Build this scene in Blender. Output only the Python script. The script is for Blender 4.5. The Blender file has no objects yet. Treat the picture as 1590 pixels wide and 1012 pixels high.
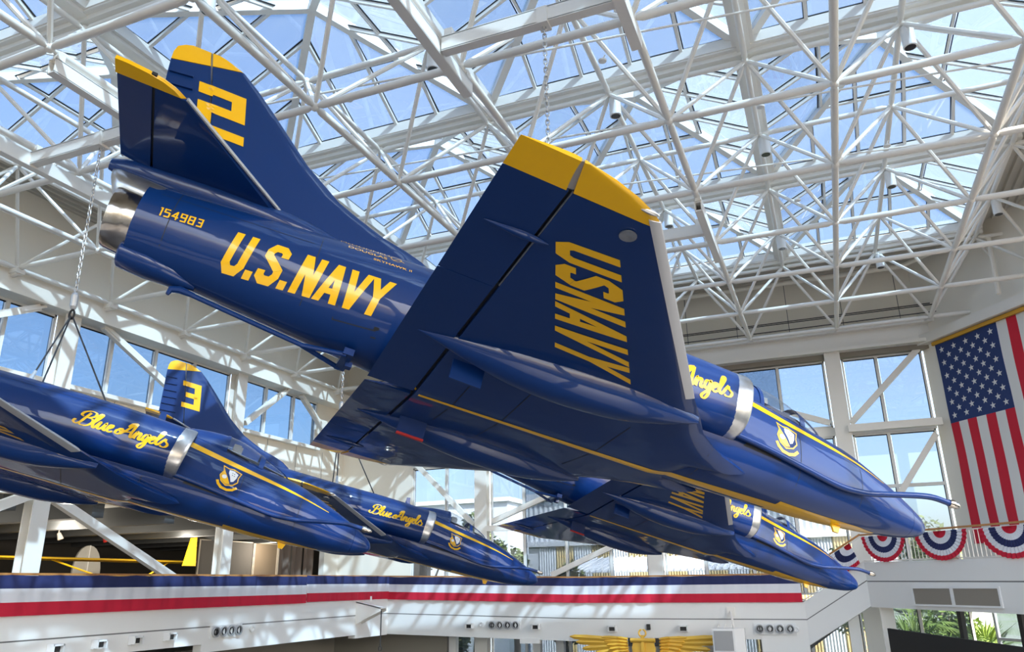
import bpy, bmesh, math, random
from mathutils import Vector, Matrix
from mathutils.bvhtree import BVHTree

random.seed(7)
D = bpy.data
SC = bpy.context.scene
COL = SC.collection
CZ = 6.3                       # eye height above the ground floor; heights below are relative to the eye
R = math.radians
PI = math.pi

# ------------------------------------------------------------------ camera
cam_d = D.cameras.new('camera'); cam = D.objects.new('camera', cam_d); COL.objects.link(cam)
yaw, pitch, roll, FPX = R(21.6), R(18.5), R(1.0), 1200.0
fwd = Vector((-math.sin(yaw) * math.cos(pitch), math.cos(yaw) * math.cos(pitch), math.sin(pitch)))
rt0 = Vector((math.cos(yaw), math.sin(yaw), 0)); up0 = rt0.cross(fwd)
rt = math.cos(roll) * rt0 - math.sin(roll) * up0; upv = rt.cross(fwd)
cam.matrix_world = Matrix(((rt.x, upv.x, -fwd.x, 0), (rt.y, upv.y, -fwd.y, 0), (rt.z, upv.z, -fwd.z, CZ), (0, 0, 0, 1)))
cam_d.sensor_width = 36.0; cam_d.lens = FPX / 1590.0 * 36.0
cam_d.clip_start = 0.1; cam_d.clip_end = 600
SC.camera = cam

# ------------------------------------------------------------------ light
SUN_DIR = Vector((0.66, -0.42, 0.70)).normalized()      # towards the sun
world = D.worlds.new('sky'); SC.world = world; world.use_nodes = True
wn = world.node_tree; wn.nodes.clear()
wo = wn.nodes.new('ShaderNodeOutputWorld'); wb = wn.nodes.new('ShaderNodeBackground')
sky = wn.nodes.new('ShaderNodeTexSky'); sky.sky_type = 'NISHITA'; sky.sun_disc = False
sky.sun_elevation = math.asin(SUN_DIR.z); sky.sun_rotation = math.atan2(SUN_DIR.x, SUN_DIR.y)
sky.air_density = 1.0; sky.dust_density = 3.0; sky.ozone_density = 1.2; sky.altitude = 10
wb.inputs['Strength'].default_value = 0.52
# thin high cloud over the blue
wt = wn.nodes.new('ShaderNodeTexCoord'); wm = wn.nodes.new('ShaderNodeMapping'); wm.inputs['Scale'].default_value = (2.2, 3.4, 5.0); wm.inputs['Rotation'].default_value = (0.2, 0.3, 0.6)
wz = wn.nodes.new('ShaderNodeTexNoise'); wz.inputs['Scale'].default_value = 1.6; wz.inputs['Detail'].default_value = 7; wz.inputs['Roughness'].default_value = 0.62
wr_ = wn.nodes.new('ShaderNodeMapRange'); wr_.inputs['From Min'].default_value = 0.40; wr_.inputs['From Max'].default_value = 0.72; wr_.inputs['To Min'].default_value = 0.06; wr_.inputs['To Max'].default_value = 0.50
wx = wn.nodes.new('ShaderNodeMixRGB'); wx.inputs['Color2'].default_value = (2.2, 2.4, 2.6, 1)
wn.links.new(wt.outputs['Generated'], wm.inputs['Vector']); wn.links.new(wm.outputs['Vector'], wz.inputs['Vector']); wn.links.new(wz.outputs['Fac'], wr_.inputs['Value'])
wn.links.new(wr_.outputs['Result'], wx.inputs['Fac']); wn.links.new(sky.outputs['Color'], wx.inputs['Color1']); wn.links.new(wx.outputs['Color'], wb.inputs['Color']); wn.links.new(wb.outputs['Background'], wo.inputs['Surface'])
sun_d = D.lights.new('sun', 'SUN'); sun_d.energy = 15.0; sun_d.angle = R(0.6); sun_d.color = (1.0, 0.93, 0.82)
sun = D.objects.new('sun', sun_d); COL.objects.link(sun)
sun.rotation_euler = SUN_DIR.to_track_quat('Z', 'Y').to_euler()
sun.location = (20, -15, 40)
SC.view_settings.view_transform = 'Standard'; SC.view_settings.look = 'None'
SC.view_settings.exposure = 0.80; SC.view_settings.gamma = 1.0
SC.view_settings.use_curve_mapping = False
try:
    SC.cycles.use_denoising = True
    SC.cycles.transparent_max_bounces = 24
    SC.cycles.max_bounces = 10
    SC.cycles.diffuse_bounces = 7
    SC.cycles.caustics_reflective = False; SC.cycles.caustics_refractive = False
    SC.cycles.sample_clamp_indirect = 6.0
except Exception:
    pass

# ------------------------------------------------------------------ materials
def srgb(h):
    h = h.lstrip('#'); o = []
    for i in (0, 2, 4):
        v = int(h[i:i + 2], 16) / 255.0
        o.append(v / 12.92 if v <= 0.04045 else ((v + 0.055) / 1.055) ** 2.4)
    return tuple(o)

def mat(name, col, rough=0.5, metal=0.0, coat=0.0, bump=None, var=None, spec=0.5, emit=None):
    m = D.materials.new(name); m.use_nodes = True
    nt = m.node_tree; b = nt.nodes['Principled BSDF']
    c = srgb(col) if isinstance(col, str) else col
    b.inputs['Base Color'].default_value = (*c, 1); b.inputs['Roughness'].default_value = rough
    b.inputs['Metallic'].default_value = metal; b.inputs['Coat Weight'].default_value = coat
    b.inputs['Coat Roughness'].default_value = 0.03; b.inputs['Specular IOR Level'].default_value = spec
    if emit:
        b.inputs['Emission Color'].default_value = (*emit[0], 1); b.inputs['Emission Strength'].default_value = emit[1]
    if var or bump:
        tc = nt.nodes.new('ShaderNodeTexCoord')
    if var:
        sc_, amt, col2 = var
        n = nt.nodes.new('ShaderNodeTexNoise'); n.inputs['Scale'].default_value = sc_; n.inputs['Detail'].default_value = 5
        rp = nt.nodes.new('ShaderNodeValToRGB'); rp.color_ramp.elements[0].position = 0.5 - amt; rp.color_ramp.elements[1].position = 0.5 + amt
        c2 = srgb(col2) if isinstance(col2, str) else col2
        rp.color_ramp.elements[0].color = (*c2, 1); rp.color_ramp.elements[1].color = (*c, 1)
        nt.links.new(tc.outputs['Object'], n.inputs['Vector']); nt.links.new(n.outputs['Fac'], rp.inputs['Fac'])
        nt.links.new(rp.outputs['Color'], b.inputs['Base Color'])
    if bump:
        sc_, st, dist = bump
        n = nt.nodes.new('ShaderNodeTexNoise'); n.inputs['Scale'].default_value = sc_; n.inputs['Detail'].default_value = 2
        bp = nt.nodes.new('ShaderNodeBump'); bp.inputs['Strength'].default_value = st; bp.inputs['Distance'].default_value = dist
        nt.links.new(tc.outputs['Object'], n.inputs['Vector']); nt.links.new(n.outputs['Fac'], bp.inputs['Height'])
        nt.links.new(bp.outputs['Normal'], b.inputs['Normal'])
        nt.links.new(bp.outputs['Normal'], b.inputs['Coat Normal'])
    return m

def glass_mat(name, tint, refl=1.0, dust=0.0, rough=0.0):
    """thin glazing: tinted see-through slab with Fresnel reflection and a little dust that catches the sun"""
    m = D.materials.new(name); m.use_nodes = True; nt = m.node_tree; nt.nodes.clear()
    o = nt.nodes.new('ShaderNodeOutputMaterial'); tr = nt.nodes.new('ShaderNodeBsdfTransparent'); tr.inputs['Color'].default_value = (*tint, 1)
    gl = nt.nodes.new('ShaderNodeBsdfGlossy'); gl.inputs['Roughness'].default_value = rough; gl.inputs['Color'].default_value = (1, 1, 1, 1)
    fr = nt.nodes.new('ShaderNodeLayerWeight'); fr.inputs['Blend'].default_value = 0.5      # Schlick, same from both sides
    pw = nt.nodes.new('ShaderNodeMath'); pw.operation = 'POWER'; pw.inputs[1].default_value = 5.0
    mu = nt.nodes.new('ShaderNodeMath'); mu.operation = 'MULTIPLY_ADD'; mu.inputs[1].default_value = 0.9 * refl; mu.inputs[2].default_value = 0.04 * refl
    mx = nt.nodes.new('ShaderNodeMixShader')
    nt.links.new(fr.outputs['Facing'], pw.inputs[0]); nt.links.new(pw.outputs[0], mu.inputs[0]); nt.links.new(mu.outputs[0], mx.inputs['Fac'])
    base = tr.outputs[0]
    if dust > 0:
        df = nt.nodes.new('ShaderNodeBsdfTranslucent'); df.inputs['Color'].default_value = (0.9, 0.92, 0.95, 1)
        m2 = nt.nodes.new('ShaderNodeMixShader'); m2.inputs['Fac'].default_value = dust
        nt.links.new(tr.outputs[0], m2.inputs[1]); nt.links.new(df.outputs[0], m2.inputs[2]); base = m2.outputs[0]
    nt.links.new(base, mx.inputs[1]); nt.links.new(gl.outputs[0], mx.inputs[2])
    nt.links.new(mx.outputs[0], o.inputs['Surface'])
    return m

M = {}
M['blue'] = mat('blue_gloss_paint', (0.0026, 0.027, 0.132), 0.45, coat=0.65, bump=(1.7, 0.16, 0.05), spec=0.15)
M['yellow'] = mat('yellow_gloss_paint', (0.86, 0.47, 0.004), 0.3, coat=0.7, spec=.3)
M['white_decal'] = mat('white_decal', (0.8, 0.8, 0.8), 0.4)
M['alu'] = mat('bare_aluminium', (0.62, 0.62, 0.62), 0.28, metal=0.9, var=(9, 0.3, (0.42, 0.42, 0.42)))
M['alu_edge'] = mat('grey_leading_edge', (0.55, 0.56, 0.58), 0.35, metal=0.5)
M['burnt'] = mat('heat_stained_metal', (0.66, 0.63, 0.58), 0.16, metal=1.0, var=(5, 0.30, (0.30, 0.25, 0.20)), bump=(6, 0.25, 0.03))
M['dark'] = mat('dark_gap', (0.01, 0.012, 0.016), 0.6)
M['black'] = mat('black_paint', (0.015, 0.015, 0.016), 0.5)
M['cockpit'] = mat('cockpit_grey', (0.30, 0.30, 0.30), 0.7)
M['red'] = mat('red_paint', (0.45, 0.02, 0.02), 0.4)
M['canopy'] = glass_mat('canopy_glass', (0.90, 0.92, 0.93), 1.0, 0.03)
M['steel'] = mat('white_painted_steel', (0.83, 0.795, 0.735), 0.42)
M['frame'] = mat('white_window_frame', (0.74, 0.73, 0.70), 0.5)
M['wall'] = mat('off_white_wall', (0.84, 0.79, 0.70), 0.8, bump=(40, 0.05, 0.01))
M['wall_cream'] = mat('cream_wall_panel', (0.84, 0.79, 0.69), 0.75)
M['fascia'] = mat('white_fascia', (0.80, 0.79, 0.765), 0.6)
M['groove'] = mat('fascia_groove', (0.20, 0.20, 0.20), 0.8)
M['deck'] = mat('roof_deck', (0.55, 0.52, 0.46), 0.6)
M['glass'] = glass_mat('skylight_glass', (0.38, 0.47, 0.56), 1.2, 0.080)
M['cglass'] = glass_mat('clerestory_glass_sky_tint', (0.35, 0.42, 0.49), 1.6, 0.012)  # tint stands in for the deeper sky on the left side
M['wglass'] = glass_mat('window_glass', (0.50, 0.54, 0.59), 1.3, 0.015)
M['gasket'] = mat('black_gasket', (0.012, 0.012, 0.014), 0.6)
M['chain'] = mat('galvanised_chain', (0.55, 0.55, 0.56), 0.35, metal=0.8)
M['wire'] = mat('dark_wire_rope', (0.05, 0.05, 0.055), 0.5, metal=0.5)
M['wood'] = mat('varnished_oak', (0.52, 0.24, 0.07), 0.4, var=(14, 0.3, (0.40, 0.17, 0.05)))
M['cloth_navy'] = mat('navy_cloth', (0.016, 0.023, 0.10), 0.85)
M['cloth_white'] = mat('white_cloth', (0.72, 0.72, 0.76), 0.85)
M['cloth_red'] = mat('red_cloth', (0.55, 0.008, 0.035), 0.8)
M['flag_blue'] = mat('flag_blue', (0.018, 0.04, 0.15), 0.8)
M['flag_red'] = mat('flag_red', (0.58, 0.012, 0.035), 0.8)
M['flag_white'] = mat('flag_white', (0.74, 0.73, 0.72), 0.8)
M['gold'] = mat('gold_leaf', (0.86, 0.50, 0.06), 0.35, metal=0.35, coat=0.3)
M['taupe'] = mat('taupe_panel', (0.27, 0.24, 0.20), 0.8)
M['brown'] = mat('brown_curtain', (0.14, 0.10, 0.075), 0.9)
M['greyceil'] = mat('grey_gallery_ceiling', (0.45, 0.44, 0.41), 0.8)
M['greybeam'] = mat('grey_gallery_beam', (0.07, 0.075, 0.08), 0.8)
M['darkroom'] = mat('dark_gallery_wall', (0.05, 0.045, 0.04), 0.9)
M['cubyellow'] = mat('yellow_fabric', (0.80, 0.50, 0.01), 0.5)
M['floor'] = mat('dark_floor', (0.10, 0.10, 0.105), 0.5)
M['ground'] = mat('ground_outside', (0.30, 0.30, 0.26), 0.95, var=(0.15, 0.2, (0.16, 0.22, 0.08)))
M['bwhite'] = mat('white_corrugated', (0.70, 0.71, 0.71), 0.5)
M['byellow'] = mat('tan_corrugated', (0.68, 0.50, 0.22), 0.6)
M['leaf'] = mat('tree_leaves', (0.20, 0.24, 0.075), 0.7, var=(3.0, 0.2, (0.08, 0.12, 0.03)))
M['palm'] = mat('palm_leaves', (0.22, 0.30, 0.05), 0.6, var=(2.0, 0.2, (0.06, 0.12, 0.02)))
M['bark'] = mat('tree_bark', (0.22, 0.18, 0.14), 0.9)
M['plastic'] = mat('white_plastic', (0.80, 0.80, 0.79), 0.4)
M['grille'] = mat('grey_speaker_grille', (0.34, 0.34, 0.34), 0.6)
M['lens'] = mat('dark_lens', (0.02, 0.02, 0.022), 0.2)
M['screen'] = mat('black_screen', (0.010, 0.010, 0.010), 0.7)

# ------------------------------------------------------------------ mesh builder
class MB:
    def __init__(s): s.v = []; s.f = []; s.m = []; s.cur = 0
    def add(s, vs, fs):
        o = len(s.v); s.v.extend([tuple(x) for x in vs])
        for f in fs: s.f.append(tuple(i + o for i in f)); s.m.append(s.cur)
        return s
    def box(s, x0, x1, y0, y1, z0, z1):
        return s.add([(x0, y0, z0), (x1, y0, z0), (x1, y1, z0), (x0, y1, z0), (x0, y0, z1), (x1, y0, z1), (x1, y1, z1), (x0, y1, z1)],
                     [(0, 3, 2, 1), (4, 5, 6, 7), (0, 1, 5, 4), (1, 2, 6, 5), (2, 3, 7, 6), (3, 0, 4, 7)])
    def bar(s, p0, p1, w, h, up=(0, 0, 1)):
        p0 = Vector(p0); p1 = Vector(p1); d = (p1 - p0).normalized(); u = Vector(up)
        sd = d.cross(u)
        if sd.length < 1e-5: sd = d.cross(Vector((1, 0, 0)))
        sd.normalize(); u = sd.cross(d); vs = []
        for p in (p0, p1):
            for a, b in ((-1, -1), (1, -1), (1, 1), (-1, 1)): vs.append(p + sd * (a * w / 2) + u * (b * h / 2))
        return s.add(vs, [(0, 1, 2, 3), (7, 6, 5, 4), (0, 4, 5, 1), (1, 5, 6, 2), (2, 6, 7, 3), (3, 7, 4, 0)])
    def tube(s, pts, r, seg=10, caps=True):
        pts = [Vector(p) for p in pts]; n = len(pts)
        rs = r if isinstance(r, (list, tuple)) else [r] * n
        d0 = (pts[1] - pts[0]).normalized(); ref = Vector((0, 0, 1)) if abs(d0.z) < 0.9 else Vector((1, 0, 0))
        rings = []
        for i, p in enumerate(pts):
            d = (pts[min(i + 1, n - 1)] - pts[max(i - 1, 0)]).normalized()
            a = d.cross(ref); a.normalize(); b = a.cross(d)
            rings.append([p + (a * math.cos(2 * PI * k / seg) + b * math.sin(2 * PI * k / seg)) * rs[i] for k in range(seg)])
        return s.rings(rings, caps)
    def rings(s, rings, caps=True, closed=True):
        n = len(rings[0]); vs = [p for r_ in rings for p in r_]; fs = []
        m = n if closed else n - 1
        for i in range(len(rings) - 1):
            for k in range(m): fs.append((i * n + k, i * n + (k + 1) % n, (i + 1) * n + (k + 1) % n, (i + 1) * n + k))
        if caps:
            fs.append(tuple(range(n - 1, -1, -1))); o = (len(rings) - 1) * n; fs.append(tuple(range(o, o + n)))
        return s.add(vs, fs)
    def lathe(s, prof, origin, axis, seg=16, caps=True):
        o = Vector(origin); ax = Vector(axis).normalized()
        a = ax.cross(Vector((0, 0, 1)) if abs(ax.z) < 0.9 else Vector((1, 0, 0))).normalized(); b = a.cross(ax)
        return s.rings([[o + ax * t + (a * math.cos(2 * PI * k / seg) + b * math.sin(2 * PI * k / seg)) * r_ for k in range(seg)] for t, r_ in prof], caps)
    def poly(s, pts): return s.add(pts, [tuple(range(len(pts)))])
    def prism(s, pts, off):
        n = len(pts); off = Vector(off); p2 = [Vector(p) + off for p in pts]
        return s.add([Vector(p) for p in pts] + p2, [tuple(range(n - 1, -1, -1)), tuple(range(n, 2 * n))] + [(i, (i + 1) % n, n + (i + 1) % n, n + i) for i in range(n)])
    def grid(s, fn, nu, nv):
        return s.add([fn(i / nu, j / nv) for i in range(nu + 1) for j in range(nv + 1)],
                     [(i * (nv + 1) + j, (i + 1) * (nv + 1) + j, (i + 1) * (nv + 1) + j + 1, i * (nv + 1) + j + 1) for i in range(nu) for j in range(nv)])
    def ball(s, c, r, seg=8, ring=6):
        c = Vector(c); sc_ = r if isinstance(r, (tuple, list)) else (r, r, r); vs = []; fs = []
        for i in range(ring + 1):
            t = PI * i / ring
            for k in range(seg):
                p = 2 * PI * k / seg
                vs.append(c + Vector((sc_[0] * math.sin(t) * math.cos(p), sc_[1] * math.sin(t) * math.sin(p), sc_[2] * math.cos(t))))
        for i in range(ring):
            for k in range(seg): fs.append((i * seg + k, (i + 1) * seg + k, (i + 1) * seg + (k + 1) % seg, i * seg + (k + 1) % seg))
        return s.add(vs, fs)
    def mesh(s, name, mats, smooth=None, shift=(0, 0, 0), fix=True):
        me = D.meshes.new(name); sh = Vector(shift)
        me.from_pydata([tuple(Vector(p) - sh) for p in s.v], [], s.f); me.validate()
        for mm in (mats if isinstance(mats, (list, tuple)) else [mats]): me.materials.append(mm)
        if isinstance(mats, (list, tuple)) and len(me.polygons) == len(s.m):
            for p, i in zip(me.polygons, s.m): p.material_index = i
        if fix:
            bm = bmesh.new(); bm.from_mesh(me); bmesh.ops.remove_doubles(bm, verts=bm.verts, dist=1e-5)
            bmesh.ops.recalc_face_normals(bm, faces=bm.faces); bm.to_mesh(me); bm.free()
        if smooth is not None:
            for p in me.polygons: p.use_smooth = True
            try: me.set_sharp_from_angle(angle=R(smooth))
            except Exception: pass
        return me
    def bbox(s):
        xs, ys, zs = zip(*s.v); return (min(xs), min(ys), min(zs)), (max(xs), max(ys), max(zs))
    def build(s, name, mats, parent=None, smooth=None, world=True, fix=True):
        """world=True: vertices are in eye-relative hall coordinates; else local to the parent"""
        lo, hi = s.bbox(); c = Vector(((lo[0] + hi[0]) / 2, (lo[1] + hi[1]) / 2, lo[2]))
        o = D.objects.new(name, s.mesh(name, mats, smooth, c, fix)); COL.objects.link(o)
        if parent is None: o.location = c + Vector((0, 0, CZ))
        else:
            o.parent = parent
            o.location = c - (hall_loc(parent) if world else chain_loc(parent))
        return o

def chain_loc(o):              # offset of a part from the base of its thing
    l = Vector((0, 0, 0))
    while o.parent: l += Vector(o.location); o = o.parent
    return l

def hall_loc(o):
    l = Vector(o.location)
    while o.parent: o = o.parent; l += Vector(o.location)
    return l - Vector((0, 0, CZ))

def tag(o, label=None, cat=None, group=None, kind=None):
    if label: o['label'] = label
    if cat: o['category'] = cat
    if group: o['group'] = group
    if kind: o['kind'] = kind
    return o

def empty(name, loc, label=None, cat=None, group=None, kind=None):
    o = D.objects.new(name, None); COL.objects.link(o); o.location = Vector(loc) + Vector((0, 0, CZ)); o.empty_display_size = 0.2
    return tag(o, label, cat, group, kind)

def link_copy(src_mesh, name, loc, parent=None, rot=None, scale=None):
    o = D.objects.new(name, src_mesh); COL.objects.link(o)
    if parent is None: o.location = Vector(loc) + Vector((0, 0, CZ))
    else: o.parent = parent; o.location = Vector(loc) - hall_loc(parent)
    if rot is not None:
        if hasattr(rot, 'to_euler'): o.rotation_euler = rot.to_euler()
        else: o.rotation_euler = rot
    if scale is not None: o.scale = scale
    return o

def copy_tree(o, parent=None, skip=()):
    c = o.copy(); COL.objects.link(c); c.parent = parent
    for ch in list(o.children):
        if ch.get('solo'): continue
        copy_tree(ch, c)
    return c

def proj(p):
    v = Vector(p); z = v.dot(fwd)
    if z < 0.3: return None
    return (795 + FPX * v.dot(rt) / z, 506 - FPX * v.dot(upv) / z)

def seen(p, m=260):
    q = proj(p); return q is not None and -m < q[0] < 1590 + m and -m < q[1] < 1012 + m

def spl(pts, n):
    """Catmull-Rom through points, n samples per span"""
    P = [Vector(p) for p in pts]; out = []
    for i in range(len(P) - 1):
        p0 = P[max(i - 1, 0)]; p1 = P[i]; p2 = P[i + 1]; p3 = P[min(i + 2, len(P) - 1)]
        for k in range(n):
            t = k / n
            out.append(0.5 * ((2 * p1) + (p2 - p0) * t + (2 * p0 - 5 * p1 + 4 * p2 - p3) * t * t + (3 * p1 - p0 - 3 * p2 + p3) * t ** 3))
    out.append(P[-1]); return out

def interp(tab, x):
    if x <= tab[0][0]: return tab[0][1:]
    for a, b in zip(tab, tab[1:]):
        if x <= b[0]:
            t = (x - a[0]) / (b[0] - a[0]); return tuple(p + (q - p) * t for p, q in zip(a[1:], b[1:]))
    return tab[-1][1:]
def sinterp(tab, x):
    """monotone-ish smooth interpolation of a table of rows (x, v1, v2, ...)"""
    n = len(tab)
    if x <= tab[0][0]: return tab[0][1:]
    if x >= tab[-1][0]: return tab[-1][1:]
    i = max(k for k in range(n - 1) if tab[k][0] <= x); out = []
    x0, x1 = tab[i][0], tab[i + 1][0]; h = x1 - x0; t = (x - x0) / h
    for c in range(1, len(tab[0])):
        def sl(k):
            if k == 0: return (tab[1][c] - tab[0][c]) / (tab[1][0] - tab[0][0])
            if k == n - 1: return (tab[-1][c] - tab[-2][c]) / (tab[-1][0] - tab[-2][0])
            a = (tab[k][c] - tab[k - 1][c]) / (tab[k][0] - tab[k - 1][0]); b = (tab[k + 1][c] - tab[k][c]) / (tab[k + 1][0] - tab[k][0])
            return 0 if a * b <= 0 else 2 * a * b / (a + b)
        m0, m1 = sl(i), sl(i + 1); y0, y1 = tab[i][c], tab[i + 1][c]
        out.append((2 * t ** 3 - 3 * t * t + 1) * y0 + (t ** 3 - 2 * t * t + t) * h * m0 + (-2 * t ** 3 + 3 * t * t) * y1 + (t ** 3 - t * t) * h * m1)
    return tuple(out)
# ================================================================== the hall (eye-relative heights)
XL, YF = -24.3, 36.0          # window planes of the left and far walls
GZ = -6.3                     # ground floor
FD = Vector((.582, -.813, 0)); FN = Vector((-.813, -.582, 0))     # the diagonal (flag) wall: direction and inward normal
F0 = Vector((4.62, 36.0, 0)); BAL0 = Vector((.95, 33.0, 0))
BALT = -.56
def S(mb, name, m, kind='structure', parent=None, smooth=None):
    o = mb.build(name, m, parent, smooth)
    if parent is None: o['kind'] = kind
    return o
def fl(t, z, d=0.0): return F0 + FD * t + FN * d + Vector((0, 0, z))

S(MB().box(-40, 30, -14, 36, GZ - .2, GZ), 'floor', M['floor'])
S(MB().box(-120, 120, 36.02, 260, GZ - .3, GZ - .05), 'ground_outside', M['ground'])

# ---- left wall: spandrel, upper wall and end pier
wl_ = MB()
wl_.box(XL - .3, XL, -2, 36.3, 3.05, 6.75)                 # below the clerestory windows
wl_.box(XL - .3, XL, -2, 36.3, 9.35, 13.6)                 # above them
wl_.box(XL - .3, XL, 33.3, 36.3, 6.75, 9.35)
wl_.box(XL - .3, XL, 34.7, 36.3, -.6, 3.05)
WL = S(wl_, 'wall_left', M['wall'])
ld = MB(); ld.box(XL - .05, -23.55, -2, 36, 9.25, 9.95); S(ld, 'trim_1', M['wall'])
sl_ = MB(); sl_.box(XL - .35, XL + .28, -2, 33.4, 6.75, 6.9); S(sl_, 'trim_2', M['steel'])
for k in range(16):
    y = 1.0 + 2.2 * k
    MB().box(XL - .01, XL + .006, y - .012, y + .012, 3.1, 6.74).build('panel_joint', M['groove'], WL)
cols = [9.3, 18.2, 27.0]
for y in cols:
    c = MB(); hw = .30
    c.box(XL + .05, XL + .09, y - hw, y + hw, -.6, 9.25); c.box(XL + .45, XL + .49, y - hw, y + hw, -.6, 9.25); c.box(XL + .09, XL + .45, y - .03, y + .03, -.6, 9.25)
    tag(c.build('steel_column', M['steel']), 'white steel column on the left wall %s' % {9.3: 'outside the frame at left', 18.2: 'behind the far left jet', 27.0: 'behind the fin of the number 3 jet'}[y], 'column', 'left wall columns')
# clerestory windows: bays between the columns
wn_ = 0
def window(rects_y, x, z0, z1, mull, fw=.07, name=None):
    pass
bays = [(1.0, 9.0, [3.1, 5.2, 7.3]), (9.6, 17.9, [11.7, 13.9, 16.1]), (18.5, 26.7, [20.3, 22.4, 24.5]), (27.3, 33.3, [29.2, 31.3])]
for y0, y1, ms in bays:
    wn_ += 1; f = MB(); e = .08
    f.box(XL - .12, XL + .02, y0, y1, 6.9, 6.9 + e); f.box(XL - .12, XL + .02, y0, y1, 9.25 - e, 9.25)
    f.box(XL - .12, XL + .02, y0, y0 + e, 6.9, 9.25); f.box(XL - .12, XL + .02, y1 - e, y1, 6.9, 9.25)
    w = S(f, 'window_%d' % wn_, M['frame'])
    for m_ in ms: MB().box(XL - .14, XL + .06, m_ - .06, m_ + .06, 6.98, 9.17).build('mullion', M['frame'], w)
    ed = [y0 + e] + [v for m_ in ms for v in (m_ - .06, m_ + .06)] + [y1 - e]
    for a, b in zip(ed[::2], ed[1::2]):
        MB().box(XL - .06, XL - .04, a + .02, b - .02, 7.0, 9.15).build('window_pane', M['cglass'], w)
        gk = MB(); gk.box(XL - .05, XL - .01, a, a + .03, 6.98, 9.17); gk.box(XL - .05, XL - .01, a, b, 9.13, 9.17); gk.build('gasket', M['gasket'], w)
# braces in front of the clerestory
for (ya, za, yb, zb, lab) in ((16.9, 9.15, 12.4, 6.9, 'sloping white brace beside the top of the left sling'), (19.5, 9.25, 24.6, 6.95, 'sloping white brace in front of the left windows, ending at the number 3 fin'),
                              (30.1, 9.15, 27.45, 7.1, 'sloping white brace right of the number 3 fin, rising to the right'), (31.5, 9.1, 34.6, 6.95, 'short white brace in the last left window, falling to the right')):
    b = MB(); b.bar((XL + .42, ya, za), (XL + .42, yb, zb), .2, .24); o = b.build('brace', M['steel']); tag(o, lab, 'brace', 'left wall braces')
    d = (Vector((0, yb - ya, zb - za))).normalized(); g = MB(); g.bar(Vector((XL + .42, ya, za)) - d * .2, Vector((XL + .42, ya, za)) + d * .75, .28, .10); g.build('gusset_plate', M['steel'], o)
# gallery behind the left balcony
S(MB().box(-42, XL + 3.9, -2, 46, -.9, -.6), 'gallery_floor', M['floor'])
gc = MB(); gc.box(-42, XL - .3, -2, 47, 3.3, 3.5); S(gc, 'gallery_ceiling', M['greyceil'])
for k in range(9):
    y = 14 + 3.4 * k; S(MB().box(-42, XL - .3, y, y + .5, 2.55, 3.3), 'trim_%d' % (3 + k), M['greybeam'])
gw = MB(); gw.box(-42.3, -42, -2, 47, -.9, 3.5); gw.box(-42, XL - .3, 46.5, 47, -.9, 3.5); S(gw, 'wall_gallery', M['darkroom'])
g2 = MB(); g2.bar((XL + .3, 18.6, 3.05), (XL + .3, 24.4, .45), .26, .30); g2.bar((XL + .3, 17.9, 3.05), (XL + .3, 12.0, .4), .26, .30)
tag(MB().bar((XL + .3, 18.6, 3.05), (XL + .3, 24.4, .45), .26, .30).build('brace', M['steel']), 'long white diagonal brace in the dark gallery opening', 'brace', 'gallery braces')
tag(MB().bar((XL + .3, 17.9, 3.05), (XL + .3, 12.0, .4), .26, .30).build('brace', M['steel']), 'white diagonal brace at the left edge of the gallery opening', 'brace', 'gallery braces')

# ---- far wall
wf = MB()
wf.box(XL - .3, -19.95, YF, YF + .3, GZ, 9.25)              # blank sunlit pier at left
wf.box(XL - .3, 5.6, YF, YF + .3, 9.3, 13.6)                # above the windows
WF = S(wf, 'wall_far', M['wall_cream'])
wfp = MB(); wfp.box(XL + .0, -19.95, YF - .04, YF + .01, GZ, 9.25); S(wfp, 'wall_far_pier', M['wall'])
for k in range(12):
    x = 4.0 - 2.3 * k; MB().box(x - .015, x + .015, YF - .008, YF + .01, 10.5, 13.5).build('panel_joint', M['groove'], WF)
hb = MB(); hb.box(XL, 5.2, YF - .75, YF, 10.25, 10.45); hb.box(XL, 5.2, YF - .45, YF - .35, 9.55, 10.3); hb.box(XL, 5.2, YF - .75, YF, 9.42, 9.55); S(hb, 'trim_20', M['steel'])
S(MB().box(XL, 5.0, YF - .3, YF + .1, 9.2, 9.42), 'trim_21', M['taupe'])
ccols = [1.0, -7.45, -15.9]
for x in ccols:
    c = MB(); hw = .32
    c.box(x - hw, x + hw, YF - .50, YF - .46, GZ, 9.42); c.box(x - hw, x + hw, YF - .12, YF - .08, GZ, 9.42); c.box(x - .04, x + .04, YF - .46, YF - .12, GZ, 9.42)
    tag(c.build('steel_column', M['steel']), {1.0: 'white steel column between the tall windows behind the foreground nose', -7.45: 'white column in the middle of the far wall behind the lowest jet', -15.9: 'wide white steel column between far windows above the number 3 nose'}[x], 'column', 'far wall columns')
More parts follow.
